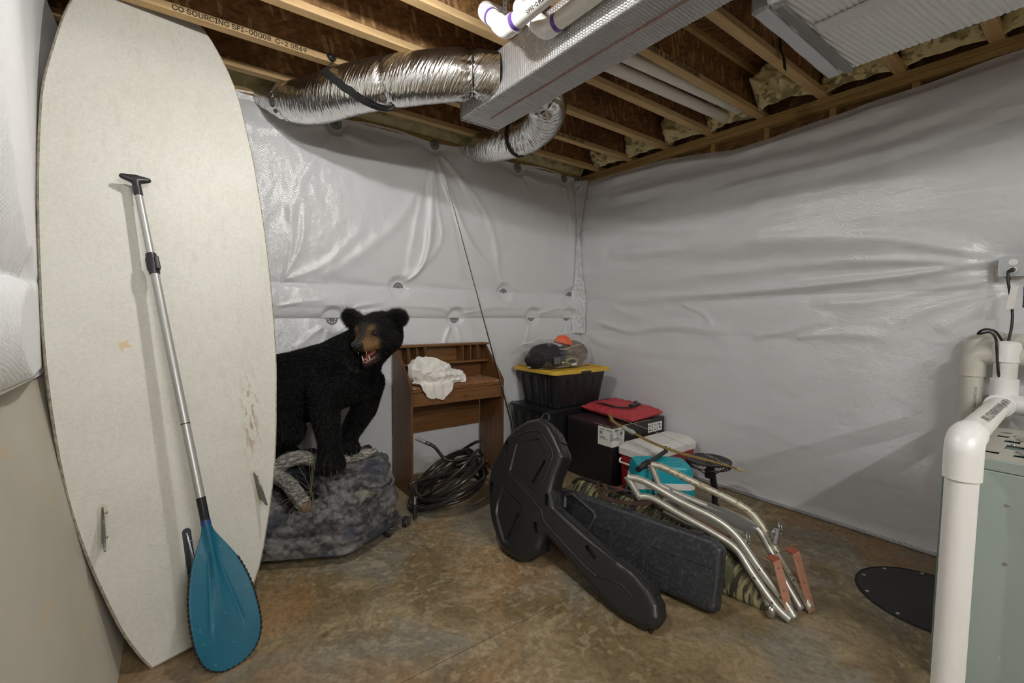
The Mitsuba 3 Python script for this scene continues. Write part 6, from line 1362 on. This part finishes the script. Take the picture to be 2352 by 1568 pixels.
mc_ = hull_chain({'a': (hh(.02, -.04, -.085), .030), 'b': (hh(.02, .04, -.085), .030), 'c': (hh(.165, -.014, -.064), .010), 'd': (hh(.165, .014, -.064), .010), 'e': (hh(.140, 0, -.124), .012)}, [('a', 'b', 'c', 'd'), ('a', 'b', 'e')], 20)
k = put('mouth', from_m(mc_.refine_to_length(.008)), 'm_mouth', t, smooth=True, label='red open mouth')
put('tongue', from_m(hull_chain({'a': (hh(.04, 0, -.100), .022), 'b': (hh(.10, 0, -.112), .018), 'c': (hh(.155, 0, -.128), .012)}, [('a', 'b'), ('b', 'c')], 20).refine_to_length(.006)), 'm_tongue', k, smooth=True)
def tooth(b, d, r, L): return tube([b, b + d * L * .5, b + d * L], [r, r * .75, r * .08], 10)
for s in (-1, 1):
    put('canine', tooth(hh(.185, s * .026, -.048), -hU, .0068, .038), 'm_teeth', k, smooth=True)
    put('canine', tooth(hh(.152, s * .022, -.134), unit(hU + hF * .2), .0065, .036), 'm_teeth', k, smooth=True)
put('small_teeth', cat(*[tooth(hh(.168 - .3 * x * x, x, -.134), hU, .0032, .010) for x in np.linspace(-.014, .014, 6)], *[tooth(hh(.205 - .3 * x * x, x, -.052), -hU, .0032, .009) for x in np.linspace(-.016, .016, 6)]), 'm_teeth', k, smooth=True); labels[k + '__small_teeth'] = {'kind': 'stuff'}
put('lip', tube(cr([hh(.02, -.068, -.085), hh(.08, -.048, -.112), hh(.14, -.030, -.133), hh(.184, 0, -.140), hh(.14, .030, -.133), hh(.08, .048, -.112), hh(.02, .068, -.085)], 6), .0065, 8), 'm_lip', k, smooth=True)
for key_ in ('t1', 't2', 't3', 't4', 'u1', 'u2', 'u3'):
    c, r = BJ[key_]; d = unit([-.1, -.8, -.55]); put('claw', tube([c + d * r * .6 + V(0, 0, .006), c + d * (r + .008), c + d * (r + .016) + V(0, .0, -.010)], [.0055, .004, .001], 8), mat('m_claw', (.045, .036, .028), .4) or 'm_claw', t, smooth=True)

# artificial rock base
def rock():
    bot = [(-3.62, -.28), (-3.60, -.72), (-3.26, -.83), (-3.068, -.975), (-2.90, -1.075), (-2.835, -1.06), (-2.725, -.975), (-2.495, -.872), (-2.455, -.60), (-2.47, -.24), (-3.0, -.18)]
    pts = lambda z, k, dx=0, dy=0: [(-3.0 + (x + 3.0) * k + dx, -.6 + (y + .6) * k + dy, z) for x, y in bot]
    hull_ = lambda P: m3.Manifold.hull_points(np.array(P))
    slab = hull_(pts(.055, 1) + pts(.12, 1.0) + pts(.22, .95))
    big = hull_([(x, y, z) for x, y, z in [(-2.99, -.98, .10), (-2.84, -1.05, .10), (-2.50, -.88, .10), (-2.45, -.62, .10), (-2.47, -.25, .10), (-3.0, -.25, .10), (-2.975, -.82, .33), (-2.92, -.86, .40), (-2.72, -.88, .42), (-2.58, -.80, .42), (-2.50, -.70, .41), (-2.47, -.58, .415), (-2.48, -.28, .41), (-2.95, -.3, .44), (-2.95, -.62, .45)]])
    left = hull_([(x, y, z) for x, y, z in [(-3.55, -.70, .10), (-3.25, -.82, .10), (-3.05, -.95, .10), (-3.55, -.3, .10), (-3.0, -.3, .10), (-3.12, -.80, .235), (-3.30, -.74, .26), (-3.52, -.6, .30), (-3.5, -.3, .40), (-3.0, -.3, .44), (-3.12, -.55, .34)]])
    lump = m3.Manifold.batch_boolean([m3.Manifold.sphere(r, 24).scale(s).translate(c) for c, r, s in [((-3.02, -.86, .20), .13, (1.1, .8, .8)), ((-3.25, -.72, .20), .12, (1.2, .7, .8)), ((-2.86, -.97, .16), .12, (1.2, .7, .9)), ((-2.68, -.86, .33), .10, (1.3, .6, .8)), ((-2.93, -.40, .39), .12, (1, 1, .7)), ((-3.10, -.40, .40), .11, (1, 1, .7))]], m3.OpType.Add)
    m = from_m((slab + big + left + lump).trim_by_plane((0, 0, 1), .055).refine_to_length(.013)); trimesh.smoothing.filter_taubin(m, iterations=4)
    v, n = np.array(m.vertices), np.array(m.vertex_normals)
    rd = 1 - np.abs(2 * meshkit.fbm(v * [7, 7, 8], 4, 61) - 1); st = 1 - np.abs(2 * meshkit.noise(v * [5, 5, 13], 63) - 1)
    d = (rd - .6) * .026 + (meshkit.fbm(v * 30, 3, 62) - .5) * .026 + .018 * ((1 - np.abs(2 * meshkit.fbm(v * 17, 3, 66) - 1)) - .6) - .022 * np.clip(st - .86, 0, 1) / .14
    d *= np.clip((v[:, 2] - .058) / .03, 0.15, 1); v = v + n * d[:, None]; v[:, 2] = np.maximum(v[:, 2], .052); return tm(v, m.faces)
def rock_col(p, n, uv):
    a = pf(p.x * 9, p.y * 9, p.z * 9, octaves=4); b = pf(p.x * 40, p.y * 40, p.z * 40, octaves=4)
    c = mix((.022, .022, .024), (.17, .165, .165), sst(.32, .70, a * .5 + b * .5)); c = mix(c, mi.Color3f(.018, .024, .042), sst(.52, .66, pf(p.x * 5 + 9, p.y * 5, p.z * 6, octaves=3)) * .75)
    return mix(c, mi.Color3f(.31, .30, .23), sst(.64, .8, pf(p.x * 13 + 4, p.y * 13, p.z * 13, octaves=4)) * .35)
mat('m_rock', proc(rock_col), .85)
t = thing('rock_base', 'grey artificial rock on casters under the black bear', 'rock')
put('rock', rock(), 'm_rock', t, smooth=True)
mat('m_bark', proc(lambda p, n, uv: mix((.11, .10, .09), (.32, .305, .275), sst(.36, .66, pf(p.x * 38, p.y * 110, p.z * 110, octaves=3)))), .85); mat('m_cut', (.17, .11, .07), .85)
def branch(pts, rad, seed):
    p = cr(pts, 14); rr = cr([(r, 0, 0) for r in rad], 14)[:, 0]; m = tube(p, rr, 36); v, n = np.array(m.vertices), np.array(m.vertex_normals)
    t_ = unit(p[-1] - p[0]); al = v @ t_; q = v - np.outer(al, t_) ; k = 1 - np.abs(2 * meshkit.noise(np.c_[q * 70, ][:, :3] + np.outer(al * 16, [1, 1, 1]), seed) - 1)
    return tm(v + n * ((k - .5) * .010)[:, None], m.faces)
k = put('log', branch([(-3.36, -.60, .40), (-3.20, -.60, .445), (-3.10, -.61, .505), (-3.019, -.62, .512), (-2.942, -.635, .487), (-2.85, -.65, .465), (-2.744, -.645, .463), (-2.64, -.62, .462), (-2.545, -.60, .470)], [.05, .046, .043, .040, .036, .034, .034, .032, .018], 7), 'm_bark', t, smooth=True, label='grey bark log')
put('log', branch([(-3.24, -.60, .44), (-3.161, -.64, .425), (-3.118, -.72, .405), (-3.096, -.80, .372), (-3.075, -.875, .335), (-3.065, -.90, .32)], [.036, .038, .039, .040, .040, .036], 8), 'm_bark', t, smooth=True, label='grey bark log')
put('cut_end', mv(ellipsoid((0, 0, 0), (.028, .010, .03), 2), -3.062, -.912, .315), 'm_cut', t, label='reddish cut end')
gt = V(-3.02, -.86, .385); rng_ = np.random.default_rng(4); gb = []
mat('m_grass', (.085, .082, .045), .7)
dirs = [(-.12, .05, .24), (-.02, .02, .27), (.03, .0, .22), (-.17, -.02, .13), (-.2, -.14, -.02), (-.22, -.20, -.10), (-.02, -.12, -.17), (.0, -.13, -.14), (.02, .03, .20), (-.08, -.16, -.16), (.01, .02, .25), (-.26, -.10, -.04)]
for dx, dy, dz in dirs:
    e = gt + V(dx, dy, dz); mid = gt + V(dx, dy, dz) * .55 + V(0, -.01, .025)
    put('grass_blade', tube(cr([gt, mid, e], 6), np.linspace(.0028, .0008, 13), 5), 'm_grass', t, smooth=True)
def caster(x, y, a, r=.034):
    c = t + '__caster'; kk = put('caster', cat(tr(mv(box(-.020, .020, -.028, .028, .088, .094, .001)), rotz(a)), tr(cat(box(-.030, .024, -.017, -.014, .03, .09), box(-.030, .024, .014, .017, .03, .09)), rotz(a))).apply_translation([x, y, -.038]), 'm_dark_steel', t)
    w = lathe([(0, -.011), (r - .006, -.011), (r, -.006), (r, .006), (r - .006, .011), (0, .011)], 28); w.apply_transform(rotx(PI / 2)); w.apply_transform(rotz(a)); w.apply_translation([x - .012 * math.cos(a), y - .012 * math.sin(a), r]); put('wheel', w, 'm_rubber', kk, smooth=30)
    hb_ = lathe([(0, -.0135), (.018, -.0135), (.020, -.011), (.020, .011), (.018, .0135), (0, .0135)], 20); hb_.apply_transform(rotx(PI / 2)); hb_.apply_transform(rotz(a)); hb_.apply_translation([x - .012 * math.cos(a), y - .012 * math.sin(a), r]); put('hub', hb_, 'm_galv', kk, smooth=30)
caster(-2.43, -.835, .7); caster(-2.575, -.895, 1.0); caster(-3.45, -.62, .3); caster(-3.2, -.30, 1.2); caster(-2.6, -.32, .2)
